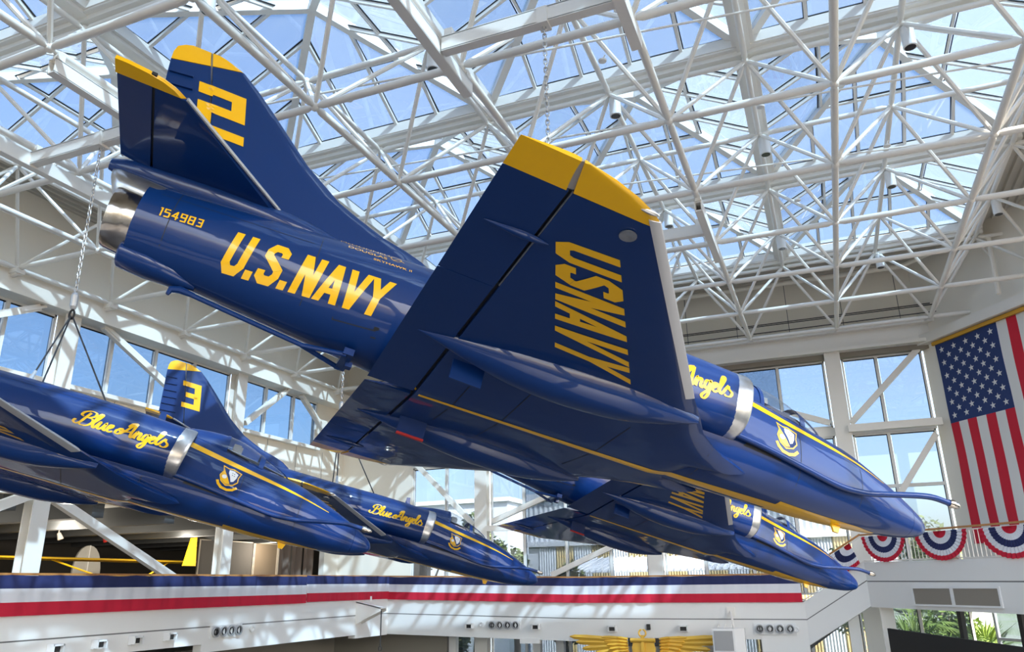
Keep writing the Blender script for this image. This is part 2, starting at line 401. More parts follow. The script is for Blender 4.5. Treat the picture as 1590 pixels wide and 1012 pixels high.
def far_window(x0, x1, z0, z1, ms, n, frame=.08):
    f = MB(); e = frame
    f.box(x0, x1, YF - .02, YF + .12, z0, z0 + e); f.box(x0, x1, YF - .02, YF + .12, z1 - e, z1); f.box(x0, x0 + e, YF - .02, YF + .12, z0, z1); f.box(x1 - e, x1, YF - .02, YF + .12, z0, z1)
    w = S(f, 'window_%d' % n, M['frame'])
    for m_ in ms: MB().box(m_ - .06, m_ + .06, YF - .06, YF + .14, z0 + e, z1 - e).build('mullion', M['frame'], w)
    ed = [x0 + e] + [v for m_ in ms for v in (m_ - .06, m_ + .06)] + [x1 - e]
    for a, b in zip(ed[::2], ed[1::2]):
        MB().box(a + .02, b - .02, YF + .04, YF + .06, z0 + e, z1 - e).build('window_pane', M['wglass'], w)
        gk = MB(); gk.box(a, b, YF + .0, YF + .05, z1 - e - .04, z1 - e); gk.box(b - .03, b, YF + .0, YF + .05, z0 + e, z1 - e); gk.build('gasket', M['gasket'], w)
n = 5
for (x0, x1) in ((1.35, 4.55), (-7.1, .65), (-15.55, -7.8), (-19.95, -16.25)):
    ms = [m_ for m_ in [1.0 - 2.112 * k for k in range(11)] if x0 + .4 < m_ < x1 - .3] if x0 < 1 else [2.75]
    if x0 == -7.1: ms = [-1.35, -3.3, -5.3]
    for (z0, z1) in ((6.22, 9.2), (-.6, 5.85)):
        far_window(x0, x1, z0, z1, ms, n); n += 1
    far_window(x0, x1, GZ, -.9, ms, n); n += 1
S(MB().box(-19.95, 4.6, YF - .06, YF + .12, 5.85, 6.22), 'trim_22', M['steel'])
tag(MB().bar((1.2, YF - .62, 6.02), (4.75, YF - .62, 6.02), .26, .30).build('wind_beam', M['steel']), 'white horizontal beam across the tall right window', 'beam')
tag(MB().bar((-15.7, YF - .4, 2.62), (-11.7, YF - .4, 2.55), .22, .26).build('wind_beam', M['steel']), 'short white horizontal beam behind the port wing tip of the lowest jet', 'beam')
S(MB().box(1.35, 4.55, YF - .05, YF + .12, 3.55, 3.68), 'trim_23', M['frame'])
for (p, q_, lab) in (((1.36, 6.32), (4.42, 9.25), 'white diagonal brace across the upper right window'), ((1.4, 1.4), (4.5, 5.6), 'white diagonal brace across the lower right window'),
                     ((-19.7, 6.05), (-16.4, 2.85), 'white diagonal brace in the far window left of the wide column'), ((-15.4, 2.95), (-8.1, 5.6), 'white brace rising right from the wide column behind the port wing'),
                     ((-12.4, .4), (-7.9, 2.2), 'white brace rising right just above the far drape'), ((.55, 6.4), (-1.0, 7.0), 'white brace behind the windscreen of the foreground jet')):
    tag(MB().bar((p[0], YF - .17, p[1]), (q_[0], YF - .17, q_[1]), .2, .24).build('brace', M['steel']), lab, 'brace', 'far wall braces')

# ---- diagonal wall with the flag, and its return
wr = MB()
def diag_box(t0, t1, z0, z1, d0, d1):
    p = [fl(t, z, d) for z in (z0, z1) for t, d in ((t0, d0), (t1, d0), (t1, d1), (t0, d1))]
    wr.add(p, [(0, 3, 2, 1), (4, 5, 6, 7), (0, 1, 5, 4), (1, 2, 6, 5), (2, 3, 7, 6), (3, 0, 4, 7)])
diag_box(0, 14.0, -.6, 13.6, -.3, 0)
WR = S(wr, 'wall_right', M['wall'])
tb_ = MB()
p = [fl(t, z, d) for z in (9.35, 9.75) for t, d in ((.1, 0), (14, 0), (14, .35), (.1, .35))]
tb_.add(p, [(0, 3, 2, 1), (4, 5, 6, 7), (0, 1, 5, 4), (1, 2, 6, 5), (2, 3, 7, 6), (3, 0, 4, 7)]); S(tb_, 'trim_24', M['steel'])

# ---- near and right-hand walls, outside the picture, with openings enlarged to let in more sky light
wn2 = MB(); wn2.box(-25, 16.3, -14.3, -14, GZ, -.5); wn2.box(-25, 16.3, -14.3, -14, 11.8, 13.6)
for x in (-25, -17, -9, -1, 7, 15.3): wn2.box(x, x + 1.0, -14.3, -14, -.5, 11.8)
S(wn2, 'wall_near', M['wall'])
ws2 = MB(); ws2.box(16, 16.3, -14, 26, GZ, -.5); ws2.box(16, 16.3, -14, 26, 11.2, 13.6)
for y in (-14, -6, 2, 10, 18, 25): ws2.box(16, 16.3, y, y + 1.0, -.5, 11.2)
S(ws2, 'wall_side', M['wall'])
# ---- roof deck around the skylights (corrugated)
def corr(x0, x1, y0, y1, z, along, pitch=.3, dep=.09):
    m = MB(); prof = [(0, 0), (.32, 0), (.42, 1), (.90, 1), (1.0, 0)]
    n = max(1, int(round(((x1 - x0) if along == 'y' else (y1 - y0)) / pitch))); pts = []
    for i in range(n):
        for a, h in prof[:-1]: pts.append((i + a, h))
    pts.append((n, 0)); rg = []
    for u, h in pts:
        if along == 'y': x = x0 + (x1 - x0) * u / n; rg.append([(x, y0, z + h * dep), (x, y1, z + h * dep), (x, y1, z + .2), (x, y0, z + .2)])
        else: y = y0 + (y1 - y0) * u / n; rg.append([(x0, y, z + h * dep), (x1, y, z + h * dep), (x1, y, z + .2), (x0, y, z + .2)])
    return m.rings(rg, caps=True)
S(corr(6.75, 16, 17.5, 37, 13.15, 'y'), 'ceiling', M['deck'])
S(MB().box(13.9, 16.2, -8, 17.5, 13.15, 13.35), 'ceiling_right', M['deck'])
S(MB().box(6.75, 13.9, -8, 2.85, 13.15, 13.35), 'ceiling_corner', M['deck'])
S(MB().box(-25, 16.2, -14.3, -8, 13.15, 13.35), 'ceiling_back', M['deck'])
S(corr(-21.75, 6.75, 32.1, 37, 13.15, 'x'), 'ceiling_far', M['deck'])
S(corr(-25, -21.75, -8, 37, 13.15, 'y'), 'ceiling_left', M['deck'])
S(corr(-21.75, 6.75, -8, 2.85, 13.15, 'x'), 'ceiling_near', M['deck'])

# ---- balcony: floors, fascias
def fascia(name, p0, p1, nrm, z_top, z_gr, z_bot, zs=(0, 0), thick=.35):
    """upper and lower bands with a recessed groove; zs = level shift at each end"""
    p0 = Vector((p0[0], p0[1], 0)); p1 = Vector((p1[0], p1[1], 0)); nn = Vector((nrm[0], nrm[1], 0))
    def slabm(za, zb, d0, d1):
        v = []
        for p, dz in ((p0, zs[0]), (p1, zs[1])):
            for z in (za, zb):
                for d in (d0, d1): v.append(p + nn * d + Vector((0, 0, z + dz)))
        return MB().add(v, [(0, 1, 3, 2), (4, 6, 7, 5), (0, 4, 5, 1), (2, 3, 7, 6), (0, 2, 6, 4), (1, 5, 7, 3)])
    f = slabm(z_gr + .02, z_top, -thick, 0); o = S(f, name, M['fascia'])
    slabm(z_bot, z_gr - .02, -thick, 0).build('lower_band', M['fascia'], o)
    slabm(z_gr - .04, z_gr + .04, -thick, -.03).build('groove', M['groove'], o)
    return o
XB = -20.0; YB = 33.9
fascia('fascia_left', (XB, -2), (XB, YB), (1, 0), BALT, -1.18, -1.72)
MB().box(XB - .35, XB - .001, 21.9, 31.2, -1.98, -1.70).build('deep_band', M['fascia'], D.objects['fascia_left'])
MB().box(XB - .35, XB - .001, 31.2, YB, -2.12, -1.70).build('deep_band', M['fascia'], D.objects['fascia_left'])
fascia('fascia_far', (XB, YB), (-10.5, 33.6), (0, -1), BALT, -1.19, -2.09, (0, -.22))
fascia('fascia_middle', (-10.5, 33.6), (-1.36, 33.5), (0, -1), BALT, -1.19, -1.92, (-.22, -.26))
MB().box(-13.2, -12.3, 33.62, 33.95, -2.42, -2.2).build('deep_band', M['fascia'], D.objects['fascia_far'])
MB().box(-3.1, -1.36, 33.505, 33.85, -2.62, -2.17).build('deep_band', M['fascia'], D.objects['fascia_middle'])
fascia('fascia_ramp', (-1.36, 33.5), (.95, 33.0), (-.2, -.98), BALT + .03, -1.2, -2.10, (-.26, 1.13))
fascia('fascia_right', (BAL0.x, BAL0.y), tuple((BAL0 + FD * 14)[:2]), (FN.x, FN.y), .58, -.10, -1.0, (0, -.12))
bf = MB(); bf.add([(XB, -2, -.9), (XB, YB, -.9), (XL, YB, -.9), (XL, -2, -.9)], [(0, 1, 2, 3)])
S(MB().box(-24, -1.4, 33.9, 36, -.98, -.75), 'balcony_floor', M['floor'])
q = BAL0 + FN * -.3
bfl = MB(); pts = [BAL0 + FN * -.3, BAL0 + FD * 14 + FN * -.3, F0 + FD * 13.5, F0, Vector((.9, 36, 0))]
bfl.prism([(p.x, p.y, .2) for p in pts], (0, 0, .25)); S(bfl, 'balcony_floor_right', M['floor'])

# ---- ground storey seen under the balcony
gl_ = MB(); gl_.box(-25, XB - 2.6, -2, 33.5, GZ, -2.1); gl_.box(-25, -17.5, 35.2, 35.5, GZ, -1.0); S(gl_, 'wall_ground', M['taupe'])
for x in (-17.2, -13.0, -11.9, -8.6, -5.4, -2.6):
    tag(MB().bar((x, 35.3, GZ), (x, 35.3, -1.0), .36, .30, (0, 1, 0)).build('ground_column', M['frame']), None, 'column')
# ================================================================== roof structure
PX, PY = 3.53, 3.64
def bx_(i): return 1.31 + PX * i
def by_(j): return 8.3 + PY * j
ZB, ZT = 10.0, 12.4
def tx_(i): return 1.31 - PX / 2 + PX * i
def ty_(j): return 10.15 + PY * j
I0, I1, J0, J1 = -7, 3, -2, 7
SF = empty('space_frame', (-7, 16, 10), 'white tubular space frame carrying the skylights over the hall', 'truss')
SF['kind'] = 'structure'
def strut_mesh(ln, r, tip=.22, rt_=.5, seg=9):
    return MB().lathe([(.06, r * rt_ * .8), (tip, r), (ln - tip, r), (ln - .06, r * rt_ * .8)], (0, 0, 0), (0, 0, 1), seg).mesh('strut', M['steel'], 40)
def orient(d): return Vector(d).to_track_quat('Z', 'Y')
mXb = strut_mesh(PX, .088); mYb = strut_mesh(PY, .088); mXt = strut_mesh(PX, .075); mYt = strut_mesh(PY, .075)
web_d = Vector((PX / 2, PY / 2 , ZT - ZB)); cache = {}
def web(p0, p1):
    d = Vector(p1) - Vector(p0); key = round(d.length, 2)
    if key not in cache: cache[key] = strut_mesh(d.length, .056, .20, .55, 7)
    return cache[key], orient(d)
nj = MB().ball((0, 0, 0), .105, 10, 6).mesh('ball', M['steel'], 60)
cnt = 0
def put(me, name, p, d): 
    link_copy(me, name, p, SF, orient(d))
nodes_b = set(); nodes_t = set()
for i in range(I0, I1 + 1):
    for j in range(J0, J1 + 1):
        p = (bx_(i), by_(j), ZB)
        if i < I1 and (seen(p) or seen((bx_(i + 1), by_(j), ZB))): put(mXb, 'bottom_chord', p, (1, 0, 0)); nodes_b |= {(i, j), (i + 1, j)}
        if j < J1 and (seen(p) or seen((bx_(i), by_(j + 1), ZB))): put(mYb, 'bottom_chord', p, (0, 1, 0)); nodes_b |= {(i, j), (i, j + 1)}
for i in range(I0 + 1, I1 + 1):
    for j in range(J0, J1):
        p = (tx_(i), ty_(j), ZT)
        if i < I1 and (seen(p, 200) or seen((tx_(i + 1), ty_(j), ZT), 200)): put(mXt, 'top_chord', p, (1, 0, 0)); nodes_t |= {(i, j), (i + 1, j)}
        if j < J1 - 1 and (seen(p, 200) or seen((tx_(i), ty_(j + 1), ZT), 200)): put(mYt, 'top_chord', p, (0, 1, 0)); nodes_t |= {(i, j), (i, j + 1)}
        for di, dj in ((-1, 0), (0, 0), (-1, 1), (0, 1)):
            b = (bx_(i + di), by_(j + dj), ZB)
            if I0 <= i + di <= I1 and J0 <= j + dj <= J1 and (seen(p, 60) or seen(b, 60)):
                me, q = web(b, p); link_copy(me, 'web_strut', b, SF, q); cnt += 1; nodes_t.add((i, j))
for i, j in nodes_b: link_copy(nj, 'ball_joint', (bx_(i), by_(j), ZB), SF)
for i, j in nodes_t: link_copy(nj, 'top_joint', (tx_(i), ty_(j), ZT), SF)
print('web struts', cnt, 'nodes', len(nodes_b), len(nodes_t), 'children', len(SF.children))
# support struts from the outer nodes to the walls
for j in range(0, 8):
    p = Vector((bx_(-7), by_(j), ZB - .1))
    sp = MB(); sp.tube([p + Vector((.1, 0, -.05)), p + Vector((-.35, 0, -.15))], .10, 8); sp.box(-23.6, -23.2, by_(j) - .16, by_(j) + .16, 9.8, 9.95); sp.build('wall_bearing', M['steel'], SF)
for i in range(-6, 2):
    p = Vector((bx_(i), by_(7), ZB)); sp = MB(); sp.tube([p, (p.x, YF - .4, ZB + .42)], .07, 8); sp.box(p.x - .2, p.x + .2, YF - .6, YF - .2, 10.35, 10.5); sp.build('wall_bearing', M['steel'], SF)

# ---- pyramid skylights, two bays square
APX = 1.75; ZC = 13.0
BXs = [tx_(0) + 2 * PX * k for k in (-3, -2, -1, 0)]; BYs = [ty_(6) - 2 * PY * (k + 1) for k in range(4)]
W2, H2 = PX, PY
def pyr_geom():
    """meshes of one skylight about its centre; returns lists of (name, mesh, material)"""
    out = []; ins = .19; a = W2 - ins; b = H2 - ins; top = Vector((0, 0, APX)); cs = [Vector((-a, -b, 0)), Vector((a, -b, 0)), Vector((a, b, 0)), Vector((-a, b, 0))]
    for c in cs: out.append(('hip_beam', MB().bar(c, top, .20, .26).mesh('hip_beam', M['steel'])))
    for k in range(4):
        A, B_ = cs[k], cs[(k + 1) % 4]; mid = (A + B_) / 2; up = (top - mid); e = (B_ - A); n = e.cross(up).normalized()
        if n.z < 0: n = -n
        cur = MB().bar(A.lerp(B_, 0) + Vector((0, 0, -.14)), B_ + Vector((0, 0, -.14)), .16, .30); out.append(('curb', cur.mesh('curb', M['steel'])))
        N = 5; h = .5
        def pt(u, v): return A + e * u + up * v
        def top_v(u): return 2 * min(u, 1 - u)
        for q in range(1, N):
            u = q / N; v = top_v(u) - .02
            # the facet is a triangle: foot A..B_, apex over its middle; u runs along the foot
            out.append(('rafter', MB().bar(pt(u, 0), pt(u, v), .085, .15, n).mesh('rafter', M['steel'])))
        for q in (1, 2, 3):
            lo = max(q / N, .25); hi = min((q + 1) / N, .75)
            out.append(('purlin', MB().bar(pt(lo, h), pt(hi, h), .07, .11, n).mesh('purlin', M['steel'])))
        gg = MB()
        def clip(poly, keep):
            o = []
            for i in range(len(poly)):
                p_, q_ = poly[i], poly[(i + 1) % len(poly)]; a_, b_ = keep(p_), keep(q_)
                if a_ >= 0: o.append(p_)
                if (a_ > 0 > b_) or (a_ < 0 < b_):
                    t = a_ / (a_ - b_); o.append((p_[0] + (q_[0] - p_[0]) * t, p_[1] + (q_[1] - p_[1]) * t))
            return o
        def pane(uv):
            ps = [pt(*w) for w in uv]; c = sum(ps, Vector((0, 0, 0))) / len(ps)
            def shrink(d): return [x + (c - x).normalized() * min(d, (c - x).length * .6) for x in ps]
            qs = [x + n * .05 for x in shrink(.05)]
            out.append(('glass_pane', MB().prism(qs, n * .02).mesh('glass_pane', M['glass'])))
            g2_ = [x + n * .03 for x in shrink(.075)]
            for i in range(len(ps)): gg.bar(g2_[i], g2_[(i + 1) % len(ps)], .03, .03, n)
        for q in range(N):
            u0, u1 = q / N, (q + 1) / N
            poly = [(u0, 0), (u1, 0), (u1, top_v(u1))] + ([(.5, 1.0)] if u0 < .5 < u1 else []) + [(u0, top_v(u0))]
            poly = [w for i, w in enumerate(poly) if i == 0 or (abs(w[0] - poly[i - 1][0]) + abs(w[1] - poly[i - 1][1])) > 1e-6]
            if q in (0, N - 1): pane(poly)
            else:
                pane(clip(poly, lambda w: h - w[1])); up_p = clip(poly, lambda w: w[1] - h)
                if len(up_p) >= 3: pane(up_p)
        out.append(('gasket', gg.mesh('gasket', M['gasket'])))
    return out
PG = pyr_geom()
for yi, y0 in enumerate(BYs):
    for xi, x0 in enumerate(BXs):
        c = (x0 + PX, y0 + PY, ZC)
        if not any(seen(p, 120) for p in ((x0, y0, ZC), (x0 + 2 * PX, y0, ZC), (x0, y0 + 2 * PY, ZC), (x0 + 2 * PX, y0 + 2 * PY, ZC), (c[0], c[1], ZC + APX))): full = False
        else: full = True
        sk = empty('skylight', c, 'glazed pyramid skylight, %s row from the far wall, %s from the right' % (['first', 'second', 'third', 'nearest'][yi], ['fourth', 'third', 'second', 'first'][xi]), 'skylight', 'pyramid skylights in the roof')
        for nm, me in PG: link_copy(me, nm, c, sk)
for y0 in BYs[2:]:  # unseen skylights added so the sun reaches the jet noses
    c = (BXs[3] + 3 * PX, y0 + PY, ZC)
    sk = empty('skylight', c, 'added glazed pyramid skylight outside the frame at right, %s of two' % ('far' if y0 > 5 else 'near'), 'skylight', 'pyramid skylights in the roof')
    for nm, me in PG: link_copy(me, nm, c, sk)
# gutters between the pyramids
k = 30
for x in [tx_(0) + 2 * PX * q for q in (-3, -2, -1, 0, 1)]:
    S(MB().box(x - .17, x + .17, 2.9, 32.2, 12.62, 12.95), 'trim_%d' % k, M['steel']); k += 1
for y in [ty_(6) - 2 * PY * q for q in (0, 1, 2, 3, 4)]:
    S(MB().box(-21.9, 6.9, y - .24, y + .24, 12.66, 12.94).box(-21.9, 6.9, y - .12, y + .12, 12.53, 12.66), 'trim_%d' % k, M['steel']); k += 1
# far and side skirts between skylight and deck
sk_ = MB(); sk_.box(-21.9, 6.9, 32.15, 32.25, 12.9, 13.3); sk_.box(6.85, 6.95, 2.8, 32.2, 12.9, 13.3); sk_.box(-21.95, -21.85, 2.8, 32.2, 12.9, 13.3); S(sk_, 'trim_45', M['steel'])

# ---- hoist beams under the frame
def hoist(p, q, lab, par=None):
    b = MB(); P, Q = Vector(p), Vector(q); d = (Q - P).normalized(); sd = Vector((-d.y, d.x, 0)); w, h, t = .10, .30, .03
    for z in (-h / 2, h / 2): b.bar(P + Vector((0, 0, z)), Q + Vector((0, 0, z)), 2 * w, t)
    for s_ in (-1, 1): b.bar(P + sd * s_ * w * .85, Q + sd * s_ * w * .85, t, h)
    o = tag(b.build('hoist_beam', M['steel']), lab, 'beam', 'hoist beams under the roof frame')
    for e, s_ in ((P, 1), (Q, -1)): MB().bar(e + d * s_ * .12 + Vector((0, 0, .1)), e + d * s_ * .12 + Vector((0, 0, .34)), .14, .16, d).build('hanger', M['steel'], o)
    return o
hoist((-5.75, 8.2, 9.66), (-5.75, 12.3, 9.66), 'white box beam under the roof, left end support of the foreground chain beam')
hoist((-5.62, 10.92, 9.70), (-2.3, 10.92, 9.70), 'white box beam crossing at top centre, the foreground chain hangs from it')
hoist((-2.2, 8.2, 9.66), (-2.2, 12.2, 9.66), 'short white box beam at top, right support of the foreground chain beam')
hoist((-2.2, 19.4, 9.66), (-2.2, 23.3, 9.66), 'white box beam just right of the foreground wing tip, running away from the viewer')
hoist((-5.6, 21.1, 9.70), (-2.3, 21.1, 9.70), 'white box beam ending just right of the foreground wing tip')
hoist((-12.8, 8.4, 9.66), (-12.8, 12.0, 9.66), 'white box beam at top left beside the foreground tail')
hoist((-16.4, 10.75, 9.70), (-12.9, 10.75, 9.70), 'white box beam carrying the chain of the far left jet')
hoist((-16.4, 8.5, 9.66), (-16.4, 13.5, 9.66), 'white sunlit box beam at the left edge under the roof')
hoist((-16.4, 20.6, 9.70), (-12.9, 20.6, 9.70), 'white box beam hidden behind the foreground fuselage')

# ---- spotlights and sprinklers
def spot_things():
    pos = [(-3.98, 3), (3.07, 3), (-11.04, 1), (-.455, 4), (-7.52, 2), (6.6, 6), (3.07, 7), (-.455, 6), (-3.98, 5), (3.07, 5), (-18.1, 1)]
    labs = ['right of the foreground chain', 'near the top right corner', 'at top left above the fins', 'right of the foreground wing tip', 'at top centre left of the long chain', 'at the right edge by the roof deck', 'lowest right near the far wall',
            'low over the far wall', 'just beside the foreground wing tip', 'in the middle of the right roof', 'at the far left edge']
    for (x, j), lb in zip(pos, labs):
        y = ty_(j - 1); z = ZT - .12
        if j == 7: y = ty_(6) - .1
        o = MB().lathe([(0, .02), (.02, .15), (.55, .155), (.56, .135)], (x + .12, y + .05, z), (0, 0, -1), 16).build('ceiling_spotlight', M['plastic'], None, 40)
        tag(o, 'white cylinder spotlight hanging under a roof node, ' + lb, 'light', 'cylinder spotlights in the roof')
        MB().lathe([(0, 0), (0, .125), (.01, .125)], (x + .12, y + .05, z - .562), (0, 0, 1), 16).build('lens', M['lens'], o)
        MB().bar((x + .12, y + .05, z), (x + .12, y + .05, z + .12), .04, .04, (0, 1, 0)).build('bracket', M['plastic'], o)
spot_things()
for (x, y, lb) in ((-3.42, 14.5, 'upper left of the right roof'), (-.25, 17.8, 'under the dark skylight facet'), (2.8, 21.1, 'right of the middle chord'), (-2.75, 20.2, 'near the foreground wing tip'), (.37, 23.5, 'in the middle distance'), (-9.5, 13.5, 'left of the foreground wing'), (-11.0, 17.4, 'over the foreground tail boom')):
    o = MB().lathe([(0, .03), (.02, .09), (.05, .10), (.08, .04)], (x, y, 11.20), (0, 0, 1), 14).build('smoke_detector', M['fascia'], None, 40)
    tag(o, 'grey round detector on a short stem, ' + lb, 'detector', 'detectors in the roof frame')
    MB().tube([(x, y, 11.27), (x + .05, y + .06, 11.42)], .015, 6).build('stem', M['steel'], o)
for (x, y0, y1, lb) in ((-9.45, 9.5, 30, 'left'), (-2.6, 9.5, 31.5, 'middle'), (2.5, 12, 31.5, 'right')):
    pass
for y, x0, x1, lb in ((13.8, -16, 1.0, 'nearest'), (17.9, -13, 6.5, 'second'), (21.4, -8, 6.5, 'third')):
    tag(MB().tube([(x0, y - 1.2, 11.45), (x1, y + .6, 11.35)], .026, 6).build('sprinkler_pipe', M['steel']), 'thin white sprinkler pipe slanting through the roof frame, %s from the viewer' % lb, 'pipe', 'sprinkler pipes')
# ================================================================== the jets
# jet frame: a = metres aft of the nose tip, s = metres to starboard, z = metres above the belly line
def L(a, s, z): return Vector((-a, -s, z))

FUS = [  # a, half width, bottom, top, level of greatest width, exponent
 (0.00, 0.015, 0.465, 0.495, 0.48, 2.0), (0.03, 0.075, 0.405, 0.560, 0.48, 2.0), (0.12, 0.140, 0.350, 0.640, 0.485, 2.0), (0.30, 0.205, 0.285, 0.735, 0.49, 2.0),
 (0.60, 0.285, 0.225, 0.865, 0.51, 2.05), (1.05, 0.385, 0.165, 1.025, 0.54, 2.1), (1.75, 0.495, 0.105, 1.235, 0.59, 2.2), (2.30, 0.545, 0.08, 1.310, 0.62, 2.3), (3.0, 0.590, 0.07, 1.40, 0.68, 2.4),
 (3.6, 0.620, 0.06, 1.48, 0.75, 2.5), (4.3, 0.650, 0.05, 1.52, 0.82, 2.6), (5.5, 0.690, 0.05, 1.54, 0.86, 2.6), (7.0, 0.715, 0.06, 1.55, 0.88, 2.5), (8.35, 0.695, 0.13, 1.55, 0.90, 2.3),
 (9.3, 0.635, 0.22, 1.52, 0.91, 2.15), (10.3, 0.560, 0.32, 1.47, 0.92, 2.0), (11.0, 0.500, 0.39, 1.42, 0.92, 2.0), (11.55, 0.455, 0.43, 1.38, 0.92, 2.0)]

def ring(a, w, zb, zt, zc, n, seg=44, s0=0.0):
    out = []
    for k in range(seg):
        t = 2 * PI * k / seg; c, s_ = math.cos(t), math.sin(t)
        y = w * math.copysign(abs(c) ** (2 / n), c); q = math.copysign(abs(s_) ** (2 / n), s_)
        out.append(L(a, s0 + y, zc + q * ((zt - zc) if q > 0 else (zc - zb))))
    return out

def fus_stations(a0, a1, n):
    return [a0 + (a1 - a0) * i / n for i in range(n + 1)]

WLE = [(0.0, 4.35), (0.40, 4.20), (0.47, 3.95), (0.53, 3.66), (0.62, 3.86), (0.75, 4.18), (0.92, 4.46), (1.15, 4.76), (1.45, 5.02), (1.8, 5.35), (4.06, 7.28)]
def w_le(s): return interp(WLE, s)[0]
def w_t(s): return 0.34 * (1 - s / 4.4) + 0.035
def w_b(s): return 0.085 * s
def af(f):   # upper surface shape
    return min(1.0, 0.35 + 2.4 * math.sqrt(max(f, 0)) * 0.55) if f < 0.25 else 1.0 * (1 - ((f - 0.25) / 0.75) ** 1.6)
def wing_pt(s, f, up, le=None, te=8.64, off=0.0):
    sa = abs(s); le = w_le(sa) if le is None else le; t = w_t(sa); a = le + (te - le) * f
    if up: z = w_b(sa) + t * af(f)
    else: z = w_b(sa) + 0.35 * t * max(0, 1 - f / 0.10) ** 2
    return L(a, s, z + (off if up else -off))

def wing_section(s, f0, f1, n=10, off=0.0, le=None):
    fs = [f0 + (f1 - f0) * ((k / n) ** (1.6 if f0 == 0 else 1)) for k in range(n + 1)]
    lo = [wing_pt(s, f, False, le, off=off) for f in fs]; hi = [wing_pt(s, f, True, le, off=off) for f in reversed(fs)]
    if f0 == 0: lo = [L(-(lo[0].x) - off, s, (lo[0].z + hi[-1].z) / 2)] + lo
    return lo + hi

def tip_le(s):   # raked, rounded tip
    return interp([(4.0, 7.23), (4.06, 7.29), (4.13, 7.40), (4.20, 7.56), (4.27, 7.80), (4.31, 8.00), (4.335, 8.25)], s)[0]

# ---------------------------------------------------------------- painted lettering, laid on the skin
def stroke(pts, w, closed=False):
    """quads of a mitred ribbon along 2-D points"""
    P = [Vector((p[0], p[1])) for p in pts]; n = len(P); ws = w if isinstance(w, (list, tuple)) else [w] * n
    Lf = []; Rt = []
    for i, p in enumerate(P):
        d0 = (P[i] - P[i - 1]).normalized() if (i > 0 or closed) else None
        d1 = (P[(i + 1) % n] - P[i]).normalized() if (i < n - 1 or closed) else None
        if d0 is None: d0 = d1
        if d1 is None: d1 = d0
        t = d0 + d1; t = d1 if t.length < 1e-6 else t.normalized()
        nn = Vector((-t.y, t.x)); c = max(0.5, nn.dot(Vector((-d1.y, d1.x)))); h = ws[i] / 2 / c
        Lf.append(p + nn * h); Rt.append(p - nn * h)
    q = []; m = n if closed else n - 1
    for i in range(m):
        j = (i + 1) % n; q.append((Rt[i], Rt[j], Lf[j], Lf[i]))
    return q
def slab(xb, xt, w, y0=0.0, y1=1.0):
    V = lambda x, y: Vector((x, y)); return [(V(xb - w / 2, y0), V(xb + w / 2, y0), V(xt + w / 2, y1), V(xt - w / 2, y1))]
def rect(x0, x1, y0, y1):
    V = lambda x, y: Vector((x, y)); return [(V(x0, y0), V(x1, y0), V(x1, y1), V(x0, y1))]

def glyph(ch, w=0.52, t=0.17):
    h = t / 2; a, b, c = h, w - h, 0.13; k = 1 - h
    if ch == 'U': return stroke([(a, 1), (a, h + c), (a + c * .7, h), (b - c * .7, h), (b, h + c), (b, 1)], t), w
    if ch == 'S': return stroke([(b, .70), (b, k - c * .6), (b - c * .7, k), (a + c * .7, k), (a, k - c), (a, .66), (b, .36), (b, h + c), (b - c * .7, h), (a + c * .7, h), (a, h + c * .6), (a, .30)], t), w
    if ch == 'N': return slab(a, a, t) + slab(b, b, t) + slab(b - t * .05, a + t * .05, t * 1.05), w
    if ch == 'A': return slab(a - .03, w / 2, t) + slab(b + .03, w / 2, t) + rect(a + .03, b - .03, .2, .34), w
    if ch == 'V': return slab(w / 2, a - .03, t) + slab(w / 2, b + .03, t), w
    if ch == 'Y': return slab(w / 2, a - .03, t, .45, 1) + slab(w / 2, b + .03, t, .45, 1) + rect(w / 2 - h, w / 2 + h, 0, .5), w
    if ch == '.': return rect(0.0, t, 0, t), t
    if ch == ' ': return [], .25
    if ch == '1': return rect(.12, .12 + t, 0, 1) + rect(.02, .14, 1 - t, 1), .12 + t
    st = {'1': [[(w * .5, 0), (w * .5, 1)], [(w * .5, k), (w * .25, k)]], '5': [[(b, k), (a, k), (a, .56), (b - .05, .56), (b, .50), (b, h + .05), (b - .05, h), (a, h)]],
          '4': [[(b - .1, 0), (b - .1, 1)], [(b - .12, k), (a, .36), (w, .30)]], '9': [[(a, h), (b, h), (b, k), (a, k), (a, .5), (b, .5)]], '8': [[(a, h), (b, h), (b, k), (a, k), (a, h)], [(a, .5), (b, .5)]],
          '3': [[(a, k), (b, k), (b, h), (a, h)], [(a + .1, .5), (b, .5)]], '2': [[(a, .78), (a, k), (b, k), (b, .53), (a, .53), (a, h), (w, h)]]}[ch]
    q = []
    for p in st: q += stroke(p, t)
    return q, w

def text_quads(s, gap=0.10, w=0.52, t=0.17):
    q = []; x = 0
    for i, ch in enumerate(s):
        g, ww = glyph(ch, w, t); q += [tuple(p + Vector((x, 0)) for p in f) for f in g]; x += ww + gap
    return q, x - gap

